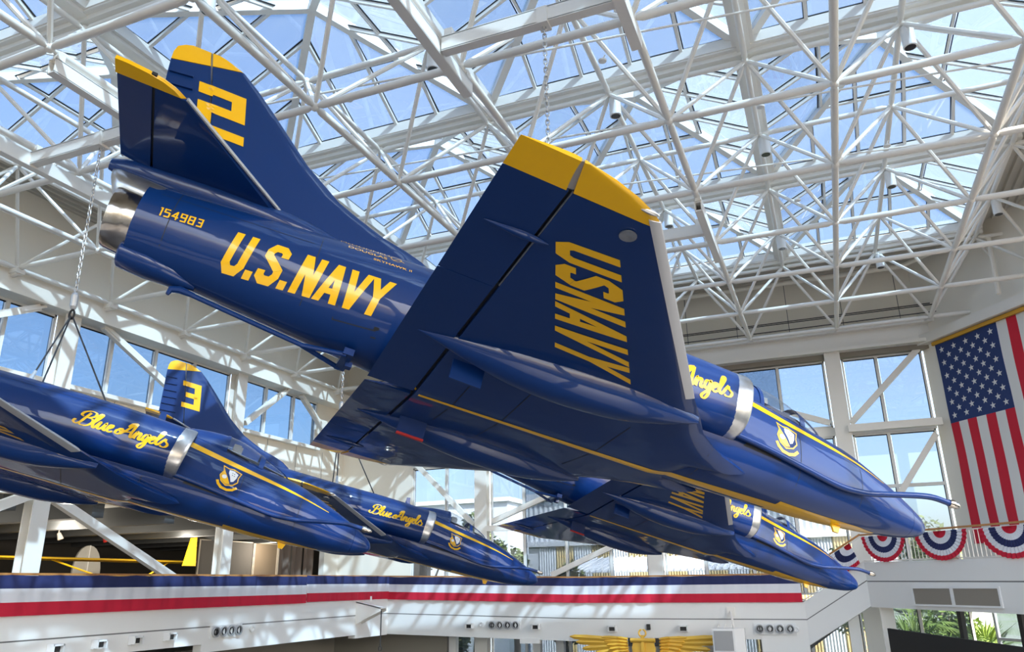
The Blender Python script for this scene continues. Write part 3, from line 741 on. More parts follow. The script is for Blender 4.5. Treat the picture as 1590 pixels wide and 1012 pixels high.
SCRIPT = [  # flowing hand lettering: pen paths, x-height 1, capitals 2
 [(0.55, 1.15), (0.30, 1.30), (0.42, 1.72), (0.95, 2.02), (1.50, 1.90), (1.55, 1.45), (1.10, 1.12), (0.85, 1.08)], [(0.85, 1.08), (1.45, 1.02), (1.62, 0.60), (1.30, 0.10), (0.75, 0.0), (0.50, 0.15)],
 [(1.02, 1.78), (0.80, 1.10), (0.55, 0.35), (0.20, 0.05), (-0.10, 0.25), (-0.05, 0.52), (0.10, 0.50)],
 [(1.62, 0.35), (1.95, 1.0), (2.20, 1.75), (2.05, 1.98), (1.85, 1.55), (1.78, 0.45), (1.95, 0.02), (2.15, 0.30)],
 [(2.15, 0.30), (2.38, 0.95), (2.32, 0.25), (2.50, 0.02), (2.75, 0.35), (2.95, 0.95), (2.90, 0.25), (3.05, 0.02), (3.25, 0.30)],
 [(3.25, 0.32), (3.60, 0.62), (3.62, 0.95), (3.38, 0.88), (3.28, 0.35), (3.50, 0.0), (3.85, 0.20)],
 [(5.05, 0.60), (4.60, 0.75), (4.20, 0.55), (4.15, 0.15), (4.45, 0.08), (4.72, 0.50), (4.60, 0.85), (4.35, 0.72), (4.55, 0.45), (5.0, 0.55), (5.75, 0.80)],
 [(4.62, 0.15), (5.0, 0.7), (5.40, 1.55), (5.72, 2.0)], [(5.72, 2.0), (5.66, 1.2), (5.62, 0.35), (5.75, 0.02), (5.92, 0.25)], [(5.05, 1.30), (5.30, 1.85), (5.72, 2.02)],
 [(5.92, 0.25), (6.12, 0.95), (6.08, 0.02)], [(6.10, 0.45), (6.38, 0.95), (6.55, 0.80), (6.50, 0.22), (6.65, 0.02), (6.85, 0.30)],
 [(7.35, 0.85), (7.05, 0.95), (6.88, 0.50), (7.0, 0.06), (7.25, 0.30), (7.40, 0.95), (7.35, -0.40), (7.10, -0.92), (6.82, -0.70), (7.10, -0.25), (7.60, 0.28)],
 [(7.60, 0.30), (7.95, 0.62), (7.96, 0.95), (7.72, 0.88), (7.62, 0.35), (7.85, 0.0), (8.15, 0.22)],
 [(8.15, 0.30), (8.45, 1.0), (8.66, 1.75), (8.52, 1.98), (8.34, 1.55), (8.28, 0.45), (8.45, 0.02), (8.68, 0.30)],
 [(8.68, 0.30), (8.85, 0.72), (9.06, 1.10)], [(9.06, 1.10), (9.12, 0.78), (9.46, 0.42), (9.36, 0.04), (9.02, -0.04), (8.80, 0.10)]]

def script_quads():
    q = []
    for pth in SCRIPT:
        P = spl([(p[0], p[1], 0) for p in pth], 6); n = len(P); ws = []
        for i in range(n):
            d = (P[min(i + 1, n - 1)] - P[max(i - 1, 0)]).normalized()
            ws.append(0.13 + 0.16 * abs(d.y) ** 1.5)
        q += stroke([(p.x + 0.12 * p.y, p.y) for p in P], ws)
    return q

class Skin:
    """lays flat paint on the skin of the jet"""
    def __init__(s, *mbs):
        v = []; f = []
        for m in mbs:
            o = len(v); v += [Vector(p) for p in m.v]; f += [tuple(i + o for i in t) for t in m.f]
        s.t = BVHTree.FromPolygons(v, f)
    def hit(s, o, d, off):
        h = s.t.ray_cast(o, d)
        if h[0] is None: return None
        return h[0] - d * off
    def side(s, a, z, off=0.005, sgn=1): return s.hit(L(a, 3 * sgn, z), Vector((0, sgn, 0)), off)
    def below(s, a, y, off=0.005): return s.hit(L(a, y, -2), Vector((0, 0, 1)), off)

def lay(mb, quads, fn, step=0.055, lift=None):
    """fn(p2d) -> point on the skin or None"""
    for qi, q in enumerate(quads):
        A, B, C, E = [Vector((p[0], p[1])) for p in q]
        def P(u, v): return fn(A.lerp(B, u).lerp(E.lerp(C, u), v))
        c = [P(0, 0), P(1, 0), P(1, 1), P(0, 1)]
        if any(x is None for x in c): continue
        nu = max(1, int(max((c[1] - c[0]).length, (c[2] - c[3]).length) / step + .5)); nv = max(1, int(max((c[3] - c[0]).length, (c[2] - c[1]).length) / step + .5))
        g = [P(i / nu, j / nv) for i in range(nu + 1) for j in range(nv + 1)]
        if any(x is None for x in g): continue
        if lift is not None: g = [p + lift * (.0003 * (qi % 12)) for p in g]
        mb.add(g, [(i * (nv + 1) + j, (i + 1) * (nv + 1) + j, (i + 1) * (nv + 1) + j + 1, i * (nv + 1) + j + 1) for i in range(nu) for j in range(nv)])
    return mb

def aff(o, ex, ey): return lambda p: (o[0] + ex[0] * p.x + ey[0] * p.y, o[1] + ex[1] * p.x + ey[1] * p.y)

def build_jet():
    root = empty('jet_aircraft', (0, 0, -CZ))
    B = lambda mb, name, m, par=root, sm=40, fix=True: mb.build(name, m, par, sm, world=False, fix=fix)
    # ---- fuselage and nose
    st = [0.42 + (11.55 - 0.42) * i / 66 for i in range(67)]
    fus = MB().rings([ring(a, *sinterp(FUS, a)) for a in st]); B(fus, 'fuselage', M['blue'])
    na = [0.0, 0.006, 0.02, 0.045, 0.08, 0.13, 0.2, 0.3, 0.4, 0.414]
    B(MB().rings([ring(a, *sinterp(FUS, a)) for a in na]), 'nose_cone', M['blue'])
    # ---- intake ducts, lips and throats
    ducts = []
    for sg in (1, -1):
        DT = [(4.02, .50, .985, .455, .475), (4.5, .49, .985, .465, .49), (5.3, .45, .98, .49, .515), (6.2, .39, .965, .495, .53), (7.2, .28, .95, .49, .54), (8.1, .16, .93, .53, .53), (8.8, .05, .92, .60, .52)]
        stn = fus_stations(4.02, 8.8, 26); rg = []
        for a in stn:
            sc_, zc, rs, rz = sinterp(DT, a); rg.append(ring(a, rs, zc - rz, zc + rz, zc, 2.5, 32, sc_ * sg))
        d = MB().rings(rg); ducts.append(d); B(d, 'intake_duct', M['blue'])
        def lr(a, k, da=0.0): 
            r_ = ring(a, .455 * k + .0, .985 - .475 * k, .985 + .475 * k, .985, 2.5, 32, .50 * sg)
            return [Vector((p.x - (p.z - .985) * -0.10 + da, p.y, p.z)) for p in r_]
        lip = MB().rings([lr(4.13, 1.0), lr(3.93, 1.012), lr(3.885, .985), lr(3.872, .945), lr(3.885, .905), lr(3.95, .87), lr(4.13, .85)], caps=False); B(lip, 'intake_lip', M['alu'])
        th = MB().rings([lr(3.96, .86), lr(4.3, .78), lr(4.3, .05)], caps=True); B(th, 'intake_throat', M['dark'])
    # ---- canopy, hump behind it, cockpit
    CN = [(1.93, .02, 1.262, 1.275), (2.05, .16, 1.265, 1.345), (2.25, .27, 1.275, 1.43), (2.55, .34, 1.29, 1.545), (2.85, .37, 1.32, 1.655), (3.1, .37, 1.34, 1.71), (3.35, .355, 1.37, 1.725), (3.7, .31, 1.40, 1.70), (4.2, .22, 1.44, 1.61), (4.8, .08, 1.48, 1.555)]
    def cring(a, k=1.0):
        w, zb, zt = sinterp(CN, a); return [L(a, w * k * math.copysign(abs(math.cos(t)) ** .85, math.cos(t)), zb - .05 + (zt - zb + .05) * k * math.sin(t) ** .9) for t in [PI * i / 20 for i in range(21)]]
    can = B(MB().rings([cring(a) for a in fus_stations(1.94, 3.28, 18)], caps=False, closed=False), 'canopy', M['canopy'])
    for a0, a1 in ((2.50, 2.60), (3.24, 3.30)): B(MB().rings([cring(a0, 1.012), cring(a0, 1.03), cring(a1, 1.03), cring(a1, 1.012)], caps=False, closed=False), 'canopy_bow', M['blue'], can)
    for sg in (1, -1):
        B(MB().tube([cring(a, 1.01)[10 + sg * 4] for a in fus_stations(1.96, 2.5, 6)], .012, 6), 'windscreen_frame', M['blue'], can)
    B(MB().rings([cring(a) for a in fus_stations(3.26, 4.8, 18)], caps=True), 'canopy_fairing', M['blue'])
    ck = B(MB().rings([[L(a, w * math.cos(t), z + .035 * math.sin(t)) for t in [PI * i / 10 for i in range(11)]] for a, w, z in ((2.05, .12, 1.285), (2.6, .30, 1.335), (3.25, .31, 1.42))], caps=True), 'cockpit_coaming', M['cockpit'])
    seat = MB().box(-3.14, -3.0, -.14, .14, 1.36, 1.60); seat.box(-3.0, -2.96, -.10, .10, 1.44, 1.58); B(seat, 'ejection_seat', M['cockpit'])
    # ---- wing
    wg = MB()
    ss = [0, .2, .40, .47, .53, .62, .75, .92, 1.15, 1.45, 1.8, 2.2, 2.6, 3.0, 3.5, 3.98]
    sp = [-x for x in reversed(ss[1:])] + ss
    def fh(s): return (8.03 - w_le(abs(s))) / (8.64 - w_le(abs(s)))
    wg.rings([wing_section(s, 0, fh(s), 12) for s in sp]); B(wg, 'wing', M['blue'], sm=35)
    skin_w = Skin(wg)
    for sg in (1, -1):
        # yellow tip, in front of and behind the aileron joint
        def tsec(s, f0, f1):
            le = tip_le(abs(s)); return wing_section(s, f0, f1, 8, 0.0, le)
        sl = [3.985, 4.06, 4.13, 4.2, 4.27, 4.315]
        def fx(s): return (interp([(3.985, 8.03), (4.315, 7.86 + .25)], abs(s))[0] - tip_le(abs(s))) / (8.64 - tip_le(abs(s)))
        tp = MB().rings([tsec(s * sg, 0, fx(s)) for s in sl]); B(tp, 'wing_tip', M['yellow'], sm=35)
        tp2 = MB().rings([tsec(s * sg, fx(s) + .045, 1.0) for s in sl]); B(tp2, 'wing_tip', M['yellow'], sm=35)
        # movable surfaces
        def csec(s): 
            f0 = (8.075 - w_le(abs(s))) / (8.64 - w_le(abs(s))); return wing_section(s, f0, 1.0, 5)
        B(MB().rings([csec(s * sg) for s in (2.505, 3.0, 3.5, 3.983)]), 'aileron', M['blue'], sm=35)
        B(MB().rings([csec(s * sg) for s in (.06, .6, 1.2, 1.8, 2.498)]), 'flap', M['blue'], sm=35)
        cv = MB()
        for sa, sb in ((.1, 1.2), (1.2, 2.49), (2.52, 3.97)): cv.bar(L(8.055, sa * sg, w_b(sa) + .075), L(8.055, sb * sg, w_b(sb) + .06), .07, .05)
        B(cv, 'hinge_cove', M['dark'], sm=None)
        B(MB().bar(L(8.045, 3.99 * sg, w_b(4) + .04), L(7.93 + .20, 4.30 * sg, w_b(4.3) + .03), .09, .02), 'tip_joint', M['alu_edge'], sm=None)
        B(MB().bar(L(11.67, .14 * sg, 1.61), L(11.67, 1.73 * sg, 1.61), .05, .03), 'elevator_cove', M['dark'], sm=None)
        hl = MB().tube([L(8.035, s * sg, w_b(s) + .018) for s in (2.53, 3.98)], .010, 6); B(hl, 'hinge_rod', M['alu'])
        fa = MB().rings([[L(a, 3.33 * sg + r_ * math.cos(t), w_b(3.33) - .005 + r_ * .8 * math.sin(t)) for t in [2 * PI * k / 10 for k in range(10)]] for a, r_ in ((7.92, .008), (8.02, .035), (8.16, .05), (8.30, .035), (8.52, .006))]); B(fa, 'hinge_fairing', M['blue'])
        # slat: grey leading edge
        sls = [1.8 + (4.05 - 1.8) * i / 10 for i in range(11)]
        def ssec(s):
            c = (8.64 - w_le(abs(s))); return wing_section(s, 0, .11 / c, 6, .007)
        B(MB().rings([ssec(s * sg) for s in sls]), 'slat', M['alu_edge'], sm=60)
        # lamp on the tip and landing lamp under the wing
        B(MB().ball(L(7.42, 4.115 * sg, w_b(4.1) + .02), (.10, .022, .03), 10, 6), 'navigation_light', M['alu'])
        nl = MB().lathe([(0, .075), (.012, .075), (.014, .05), (.006, .03)], L(7.42, 3.80 * sg, w_b(3.8) - .004), (0, 0, -1), 16); B(nl, 'landing_lamp', M['alu'])
        # landing gear fairing: long canoe under the wing
        GP = [(5.06, 1.47, .015, .12), (5.25, 1.46, .10, .06), (5.6, 1.43, .21, -.03), (6.1, 1.39, .295, -.11), (6.7, 1.35, .31, -.13), (7.3, 1.33, .27, -.09), (7.8, 1.33, .18, -.01), (8.3, 1.36, .05, .085), (8.45, 1.37, .01, .11)]
        rg = []
        for a in fus_stations(5.06, 8.45, 24):
            sc_, w, zb = sinterp(GP, a); rg.append(ring(a, w, zb, w_b(sc_) + .10, w_b(sc_) + .06, 2.2, 20, sc_ * sg))
        pod = MB().rings(rg); B(pod, 'gear_fairing', M['blue'])
        gd = MB(); gd.bar(L(7.56, 1.04 * sg, -.03), L(7.93, 1.04 * sg, -.02), .03, .24); dr = B(gd, 'gear_door', M['blue'], sm=None)
        if sg < 0: B(MB().bar(L(7.56, 1.035 * sg, -.16), L(7.93, 1.035 * sg, -.15), .045, .03), 'door_edge', M['red'], dr, sm=None)
        vg = MB()
        for k in range(2): vg.bar(L(4.72 + .16 * k, .55 * sg + .1 * k * sg, w_b(.5) + .055), L(5.14 + .1 * k, .52 * sg + .1 * k * sg, w_b(.5) + .035), .05, .03)
        B(vg, 'wing_slot', M['dark'], sm=None)
        # horizontal tail
        SL = [(.10, 10.14), (1.55, 11.36), (1.62, 11.43), (1.68, 11.55), (1.72, 11.70), (1.745, 11.90)]
        def hsec(s, a0, a1, t0, nose=True, n=8):
            pts = []
            for k in range(n + 1):
                f = k / n; a = a0 + (a1 - a0) * f ** (1.5 if nose else 1)
                g = (math.sqrt(max(0, min(1, f * 6))) if nose else 1.0) * (1 if nose else (1 - f)); pts.append((a, t0 * g))
            return [L(a, s * sg, 1.61 - h) for a, h in pts] + [L(a, s * sg, 1.61 + h) for a, h in reversed(pts)]
        def th(s): return .062 - .022 * s
        B(MB().rings([hsec(s, interp(SL, s)[0], 11.655, th(s)) for s in (.10, .5, 1.0, 1.54)]), 'horizontal_tail', M['blue'], sm=35)
        B(MB().rings([hsec(s, 11.685, 12.03, th(s) * .98, False, 3) for s in (.12, .5, 1.0, 1.54)]), 'elevator', M['blue'], sm=35)
        B(MB().rings([hsec(s, interp(SL, s)[0], 12.035, th(s) * .9, True, 6) for s in (1.545, 1.62, 1.68, 1.72, 1.745)]), 'tail_tip', M['yellow'], sm=35)
        le = MB().tube([L(interp(SL, s)[0] - .004, s * sg, 1.61) for s in (.14, .6, 1.1, 1.54)], .022, 8); B(le, 'tail_leading_edge', M['alu_edge'])
    # ---- fin, cap and rudder
    FL = [(1.40, 8.0), (1.60, 8.12), (1.72, 8.32), (1.79, 8.55), (1.86, 8.88), (2.0, 9.26), (2.12, 9.55), (2.47, 10.07), (3.01, 10.66), (3.32, 11.02), (3.45, 11.20), (3.52, 11.34), (3.56, 11.46), (3.585, 11.60)]
    def f_le(z): return interp(FL, z)[0]
    def f_h(z): return 11.30 + (z - 2.39) * .325
    def f_te(z): return interp([(1.5, 11.72), (1.75, 11.80), (2.67, 11.97), (3.06, 12.05), (3.30, 12.09), (3.45, 12.10), (3.53, 12.05), (3.585, 11.92)], z)[0]
    def f_t(z): return .115 - (z - 1.5) * .040
    def shear(a, z): return z - .10 * (a - 11.33)
    def vsec(z, a0, a1, t0, t1, nose, n=8, zf=None):
        pts = []
        for k in range(n + 1):
            f = k / n; a = a0 + (a1 - a0) * f ** (1.7 if nose else 1); g = math.sqrt(min(1, f * 4)) if nose else 1
            pts.append((a, (t0 + (t1 - t0) * f) * g))
        zz = (lambda a: zf(a)) if zf else (lambda a: z)
        return [L(a, h, zz(a)) for a, h in pts] + [L(a, -h, zz(a)) for a, h in reversed(pts)]
    def tilt_sec(z, k, part, n):
        zf = lambda a: z + k * (11.6 - a)
        if part == 'fin':
            le = f_le(z)
            for _ in range(4): le = f_le(zf(le))
            return vsec(z, le, f_h(z) - .012, f_t(z) * .87, f_t(z) * .62, True, n, zf)
        te = f_te(z)
        for _ in range(4): te = f_te(zf(te))
        return vsec(z, f_h(z) + .012, te, f_t(z) * .5, .008, False, n, zf)
    zs = [(1.40, 0), (1.60, 0), (1.72, 0), (1.79, 0), (1.86, 0), (2.0, 0), (2.12, 0), (2.47, 0), (2.74, 0), (3.01, .04), (3.2, .15), (3.375, .26)]
    fin = MB().rings([tilt_sec(z, k, 'fin', 10) for z, k in zs]); B(fin, 'fin', M['blue'], sm=35)
    rud = MB().rings([tilt_sec(z, k, 'rud', 4) for z, k in ((1.62, 0), (2.0, 0), (2.4, 0), (2.8, .05), (3.1, .15), (3.375, .26))]); ro = B(rud, 'rudder', M['blue'], sm=35)
    zc_ = [(3.385, .26), (3.46, .16), (3.52, .08), (3.56, .03), (3.583, 0)]
    cap = MB().rings([tilt_sec(z, k, 'fin', 8) for z, k in zc_]); B(cap, 'fin_cap', M['yellow'], sm=35)
    capr = MB().rings([tilt_sec(z, k, 'rud', 4) for z, k in zc_]); B(capr, 'rudder_cap', M['yellow'], ro, sm=35)
    B(MB().tube([L(f_h(1.7), 0, 1.7), L(f_h(3.58), 0, 3.58)], .02, 6), 'hinge_strip', M['alu'])
    for k in range(8):
        z = 1.80 + .185 * k; rb = MB()
        for sg in (1, -1): rb.bar(L(f_h(z) + .225, (f_t(z) * .42 + .006) * sg, z), L(f_te(z) - .03, .016 * sg, z - .035), .05, .022, (0, 0, 1))
        B(rb, 'rudder_rib', M['blue'], ro, sm=None)
    # ---- tail cone, heat shield, nozzle
    TC = [(9.3, .10, 1.40, 1.58, 1.50, 2.0), (10.0, .24, 1.30, 1.68, 1.52, 2.0), (10.8, .25, 1.30, 1.70, 1.54, 2.0), (11.5, .20, 1.335, 1.68, 1.54, 2.0), (12.0, .11, 1.41, 1.62, 1.52, 2.0), (12.1, .06, 1.44, 1.58, 1.51, 2.0)]
    B(MB().rings([ring(a, *sinterp(TC, a), seg=20) for a in fus_stations(9.3, 12.1, 18)]), 'tail_cone', M['blue'])
    HS = [(11.40, .41, .90, 1.385, 1.08, 2.0), (11.62, .37, .95, 1.41, 1.12, 2.0), (11.85, .29, 1.05, 1.43, 1.20, 2.0), (12.0, .15, 1.26, 1.45, 1.36, 2.0), (12.03, .08, 1.34, 1.45, 1.40, 2.0)]
    B(MB().rings([ring(a, *sinterp(HS, a), seg=20) for a in fus_stations(11.4, 12.03, 8)]), 'heat_shield', M['alu'])
    B(MB().lathe([(0, .40), (.22, .385), (.36, .365), (.40, .35), (.385, .325), (.10, .30), (.1, 0.0)], L(11.44, 0, .89), (-1, 0, -.03), 28), 'exhaust_nozzle', M['burnt'])
    B(MB().lathe([(0, .0), (0, .30)], L(11.62, 0, .89), (-1, 0, 0), 24, caps=False), 'exhaust_throat', M['dark'])
    dc = MB().rings([ring(a, w, zb, zt, (zb + zt) / 2, 2.2, 16) for a, w, zb, zt in ((10.75, .05, .34, .50), (11.0, .17, .31, .56), (11.3, .21, .315, .60), (11.58, .20, .34, .62), (11.60, .17, .36, .60))]); B(dc, 'tail_fairing', M['blue'])
    # ---- arrestor hook
    hk = MB(); hk.tube([L(8.95, .22, .10), L(9.45, .0, .13)], .03, 8); hk.tube([L(8.95, -.22, .10), L(9.45, .0, .13)], .03, 8); hk.tube([L(9.42, 0, .13), L(10.75, 0, .285)], .03, 8)
    hk.tube([L(10.72, 0, .285), L(10.88, 0, .30), L(10.97, 0, .27), L(10.98, 0, .20)], [.03, .045, .04, .02], 8); B(hk, 'arrestor_hook', M['blue'])
    tb = MB(); tb.box(-9.0, -8.88, -.26, .26, .09, .17); tb.box(-8.92, -8.84, -.05, .05, .04, .10); B(tb, 'hook_mount', M['blue'], sm=None)
    # ---- in-flight refuelling probe, cranked outboard
    pr = [L(4.75, .715, .60), L(4.2, .705, .585), L(3.5, .665, .555), L(2.8, .62, .485), L(2.15, .575, .425), L(1.72, .56, .455), L(1.50, .585, .49), L(.98, .775, .575), L(.74, .845, .60), L(.50, .865, .595), L(.44, .868, .594)]
    pb = B(MB().tube(spl(pr, 4), .042, 10), 'refuelling_probe', M['blue'])
    B(MB().lathe([(0, .05), (.05, .062), (.08, .062), (.09, .045), (.14, .05), (.17, .04), (.20, .022)], L(.46, .868, .594), (1, -.02, -.01), 14), 'probe_tip', M['burnt'], pb)
    # ---- small fittings
    B(MB().prism([L(4.45, .012, 1.5), L(4.62, .012, 1.5), L(4.60, .012, 1.78), L(4.50, .012, 1.80)], (0, .024, 0)), 'antenna_blade', M['blue'], sm=None)
    B(MB().prism([L(1.60, .015, .10), L(1.76, .015, .10), L(1.72, .015, .0), L(1.64, .015, .0)], (0, .03, 0)), 'belly_antenna', M['yellow'], sm=None)
    # ---- paint: stripes, lettering, emblem
    skin = Skin(fus, wg, *ducts); sf = Skin(fus)
    bs = MB(); st_ = fus_stations(2.82, 8.35, 60)
    def bw(a): return interp([(2.8, .11), (4.2, .075), (5.5, .055), (8.35, .025)], a)[0]
    for a0, a1 in zip(st_, st_[1:]):
        for sg in (-1, 1):
            p = [skin.below(a0, 0, .004), skin.below(a1, 0, .004), skin.below(a1, sg * bw(a1), .004), skin.below(a0, sg * bw(a0), .004)]
            if None not in p: bs.add(p, [(0, 1, 2, 3)])
    st_ = fus_stations(1.0, 2.82, 20)
    def bw2(a): return interp([(1.0, .03), (1.4, .12), (2.0, .17), (2.82, .21)], a)[0]
    for a0, a1 in zip(st_, st_[1:]):
        for k in range(-3, 3):
            p = [sf.below(a0, bw2(a0) * k / 3, .004), sf.below(a1, bw2(a1) * k / 3, .004), sf.below(a1, bw2(a1) * (k + 1) / 3, .004), sf.below(a0, bw2(a0) * (k + 1) / 3, .004)]
            if None not in p: bs.add(p, [(0, 1, 2, 3)])
    B(bs, 'belly_stripe', M['yellow'], fix=False)
    CH = [(1.05, .835, .012), (1.6, .93, .035), (2.13, 1.005, .06), (2.86, 1.09, .085), (3.5, 1.17, .10), (3.9, 1.225, .105)]
    for sg in (1, -1):
        cs = MB(); st_ = fus_stations(1.05, 3.9, 40)
        for a0, a1 in zip(st_, st_[1:]):
            z0, h0 = sinterp(CH, a0); z1, h1 = sinterp(CH, a1)
            for k in range(2):
                p = [sf.side(a0, z0 - h0 / 2 + h0 * k / 2, .004, sg), sf.side(a1, z1 - h1 / 2 + h1 * k / 2, .004, sg), sf.side(a1, z1 - h1 / 2 + h1 * (k + 1) / 2, .004, sg), sf.side(a0, z0 - h0 / 2 + h0 * (k + 1) / 2, .004, sg)]
                if None not in p: cs.add(p, [(0, 1, 2, 3)])
        B(cs, 'nose_stripe', M['yellow'], fix=False)
    side = lambda f: (lambda p: skin.side(*f(p)))
    sidef = lambda f: (lambda p: sf.side(*f(p)))
    # U.S.NAVY on the rear fuselage
    q, w = [], 0
    x = 0
    for ch, gp in (('U', .05), ('.', .07), ('S', .05), ('.', .12), ('N', .07), ('A', .02), ('V', .02), ('Y', 0)):
        g, ww = glyph(ch, .57, .19); q += [tuple(p + Vector((x, 0)) for p in f) for f in g]; x += ww + gp
    B(lay(MB(), q, sidef(aff((10.575, .485), (-1.80 / x, .0), (-.07, .45))), .055, Vector((0, -1, 0))), 'navy_lettering', M['yellow'], fix=False)
    q, w = text_quads('154983', .16, .62, .15)
    B(lay(MB(), q, sidef(aff((11.33, .835), (-.455 / w, .01 / w), (0, .105)))), 'serial_number', M['yellow'], fix=False)['solo'] = True
    # maker's name, three short lines high on the rear fuselage
    mk = MB()
    for txt, a0, z0, h, wd in (('McDONNELL', 9.43, 1.34, .075, .62), ('DOUGLAS', 9.33, 1.255, .07, .46), ('SKYHAWK II', 9.02, 1.175, .05, .46)):
        cu = D.curves.new('t', 'FONT'); cu.body = txt; cu.size = 1.0; to = D.objects.new('t', cu); COL.objects.link(to); bpy.context.view_layer.update()
        me = to.evaluated_get(bpy.context.evaluated_depsgraph_get()).to_mesh(); xs = [v.co.x for v in me.vertices]; x0, x1 = min(xs), max(xs)
        pts = [sf.side(a0 - (v.co.x - x0) / (x1 - x0) * wd, z0 + v.co.y * h) for v in me.vertices]
        if None not in pts: mk.add(pts, [tuple(p.vertices) for p in me.polygons])
        D.objects.remove(to); D.curves.remove(cu)
    q = stroke([(math.cos(t) * .5, math.sin(t) * .5) for t in [2 * PI * k / 20 for k in range(20)]], .06, True) + stroke([(-.3, -.5), (.25, .1), (.75, -.35)], .06)
    lay(mk, q, sidef(aff((8.76, 1.335), (-.13, 0), (0, .10))))
    B(mk, 'maker_lettering', M['yellow'], fix=False)['solo'] = True
    # wing lettering, seen from below
    q, w = text_quads('USNAVY', .10, .66, .215)
    def wl(p):
        u = p.x / w; v = p.y
        a = (7.91 + (7.10 - 7.91) * u) * (1 - v) + (7.31 + (6.14 - 7.31) * u) * v; s = (3.45 + (1.85 - 3.45) * u) * (1 - v) + (3.49 + (1.77 - 3.49) * u) * v
        return skin_w.below(a, s, .004)
    B(lay(MB(), q, wl, .07, Vector((0, 0, -1))), 'wing_lettering', M['yellow'], fix=False)
    # flowing script on the intake duct
    B(lay(MB(), script_quads(), side(aff((5.76, .86), (-1.52 / 9.45, .055 / 9.45), (.0, .135))), .05, Vector((0, -1, 0))), 'script_lettering', M['yellow'], fix=False)
    # squadron shield
    def sh(u, v): return [Vector((p[0], p[1])) for p in zip(u, v)]
    out = [(0, 1), (.30, .93), (.55, .97), (1.0, .86), (.93, .55), (.98, .30), (.80, .06), (.45, -.06), (.15, .12), (.0, .42), (.10, .70)]
    fs = sidef(aff((3.22, .70), (-.37, -.01), (-.02, .335)))
    def fan(poly, mb, off, f):
        c = Vector((sum(p[0] for p in poly) / len(poly), sum(p[1] for p in poly) / len(poly))); n = len(poly)
        for i in range(n):
            a_ = Vector(poly[i]); b_ = Vector(poly[(i + 1) % n]); lay(mb, [(c, a_, b_, c.lerp(b_, .001))], f)
    def fo(off): 
        g = aff((3.22, .70), (-.37, -.01), (-.02, .335)); return lambda p: sf.side(*g(p), off=off)
    em = MB(); fan(out, em, 0, fo(.004)); eo = B(em, 'squadron_shield', M['yellow'], fix=False)
    inn = [(.06 + .88 * x, .06 + .87 * y) for x, y in out]
    e1 = MB(); fan(inn, e1, 0, fo(.006)); B(e1, 'shield_field', M['flag_blue'], eo, fix=False)
    e2 = MB(); fan([(.09, .88), (.20, .68), (.42, .40), (.62, .10), (.45, .03), (.18, .18), (.08, .42), (.15, .68)], e2, 0, fo(.008)); B(e2, 'shield_half', M['yellow'], eo, fix=False)
    e3 = MB(); fan([(.36, .84), (.60, .86), (.84, .74), (.82, .50), (.74, .28), (.62, .22), (.50, .48), (.38, .66)], e3, 0, fo(.008)); fan([(.25 + .12 * math.cos(t), .40 + .11 * math.sin(t)) for t in [k * PI / 5 for k in range(10)]], e3, 0, fo(.010)); B(e3, 'shield_figures', M['white_decal'], eo, fix=False)
    e4 = MB()
    for x, y in ((.56, .72), (.66, .70), (.58, .60), (.68, .58)): fan([(x + .025 * math.cos(t), y + .025 * math.sin(t)) for t in [k * PI / 3 for k in range(6)]], e4, 0, fo(.010))
    B(e4, 'shield_marks', M['black'], eo, fix=False)
    e5 = MB(); lay(e5, stroke([(.0, .12), (.10, -.05), (.30, -.20), (.60, -.24), (.85, -.16), (1.02, .02)], .13), fo(.004)); B(e5, 'shield_scroll', M['yellow'], eo, fix=False)
    def panel_line(quad, fn, st_):
        pl = lay(MB(), [quad], fn, st_)
        if pl.v: B(pl, 'panel_line', M['dark'], fix=False)
    V2 = lambda x, y: Vector((x, y))
    for a, z0, z1 in ((1.62, .30, .86), (2.78, .12, .98), (4.42, .10, .42), (9.62, .40, 1.28), (11.2, .55, 1.25)):
        panel_line((V2(a, z0), V2(a + .009, z0), V2(a + .009, z1), V2(a, z1)), lambda p: skin.side(p.x, p.y, .003), .08)
    for a0, a1, z0, z1 in ((8.75, 9.25, .36, .37), (9.24, 9.25, .37, .62), (8.72, 8.78, .30, .40), (5.2, 8.0, 1.30, 1.306), (9.7, 11.4, 1.12, 1.126)):
        panel_line((V2(a0, z0), V2(a1, z0), V2(a1, z1), V2(a0, z1)), lambda p: skin.side(p.x, p.y, .003), .12)
    for a, s0, s1 in ((4.25, -.5, .5), (5.6, -.9, .9), (6.9, -.9, .9), (7.55, -.8, .8)):
        panel_line((V2(a, s0), V2(a + .012, s0), V2(a + .012, s1), V2(a, s1)), lambda p: skin.below(p.x, p.y, .003), .1)
    gp = MB(); lay(gp, [(Vector((3.76, .50)), Vector((3.12, .475)), Vector((3.16, .545)), Vector((3.70, .57)))], lambda p: sf.side(p.x, p.y, .004)); B(gp, 'gun_trough', M['dark'], fix=False)
    return root, fin, rud

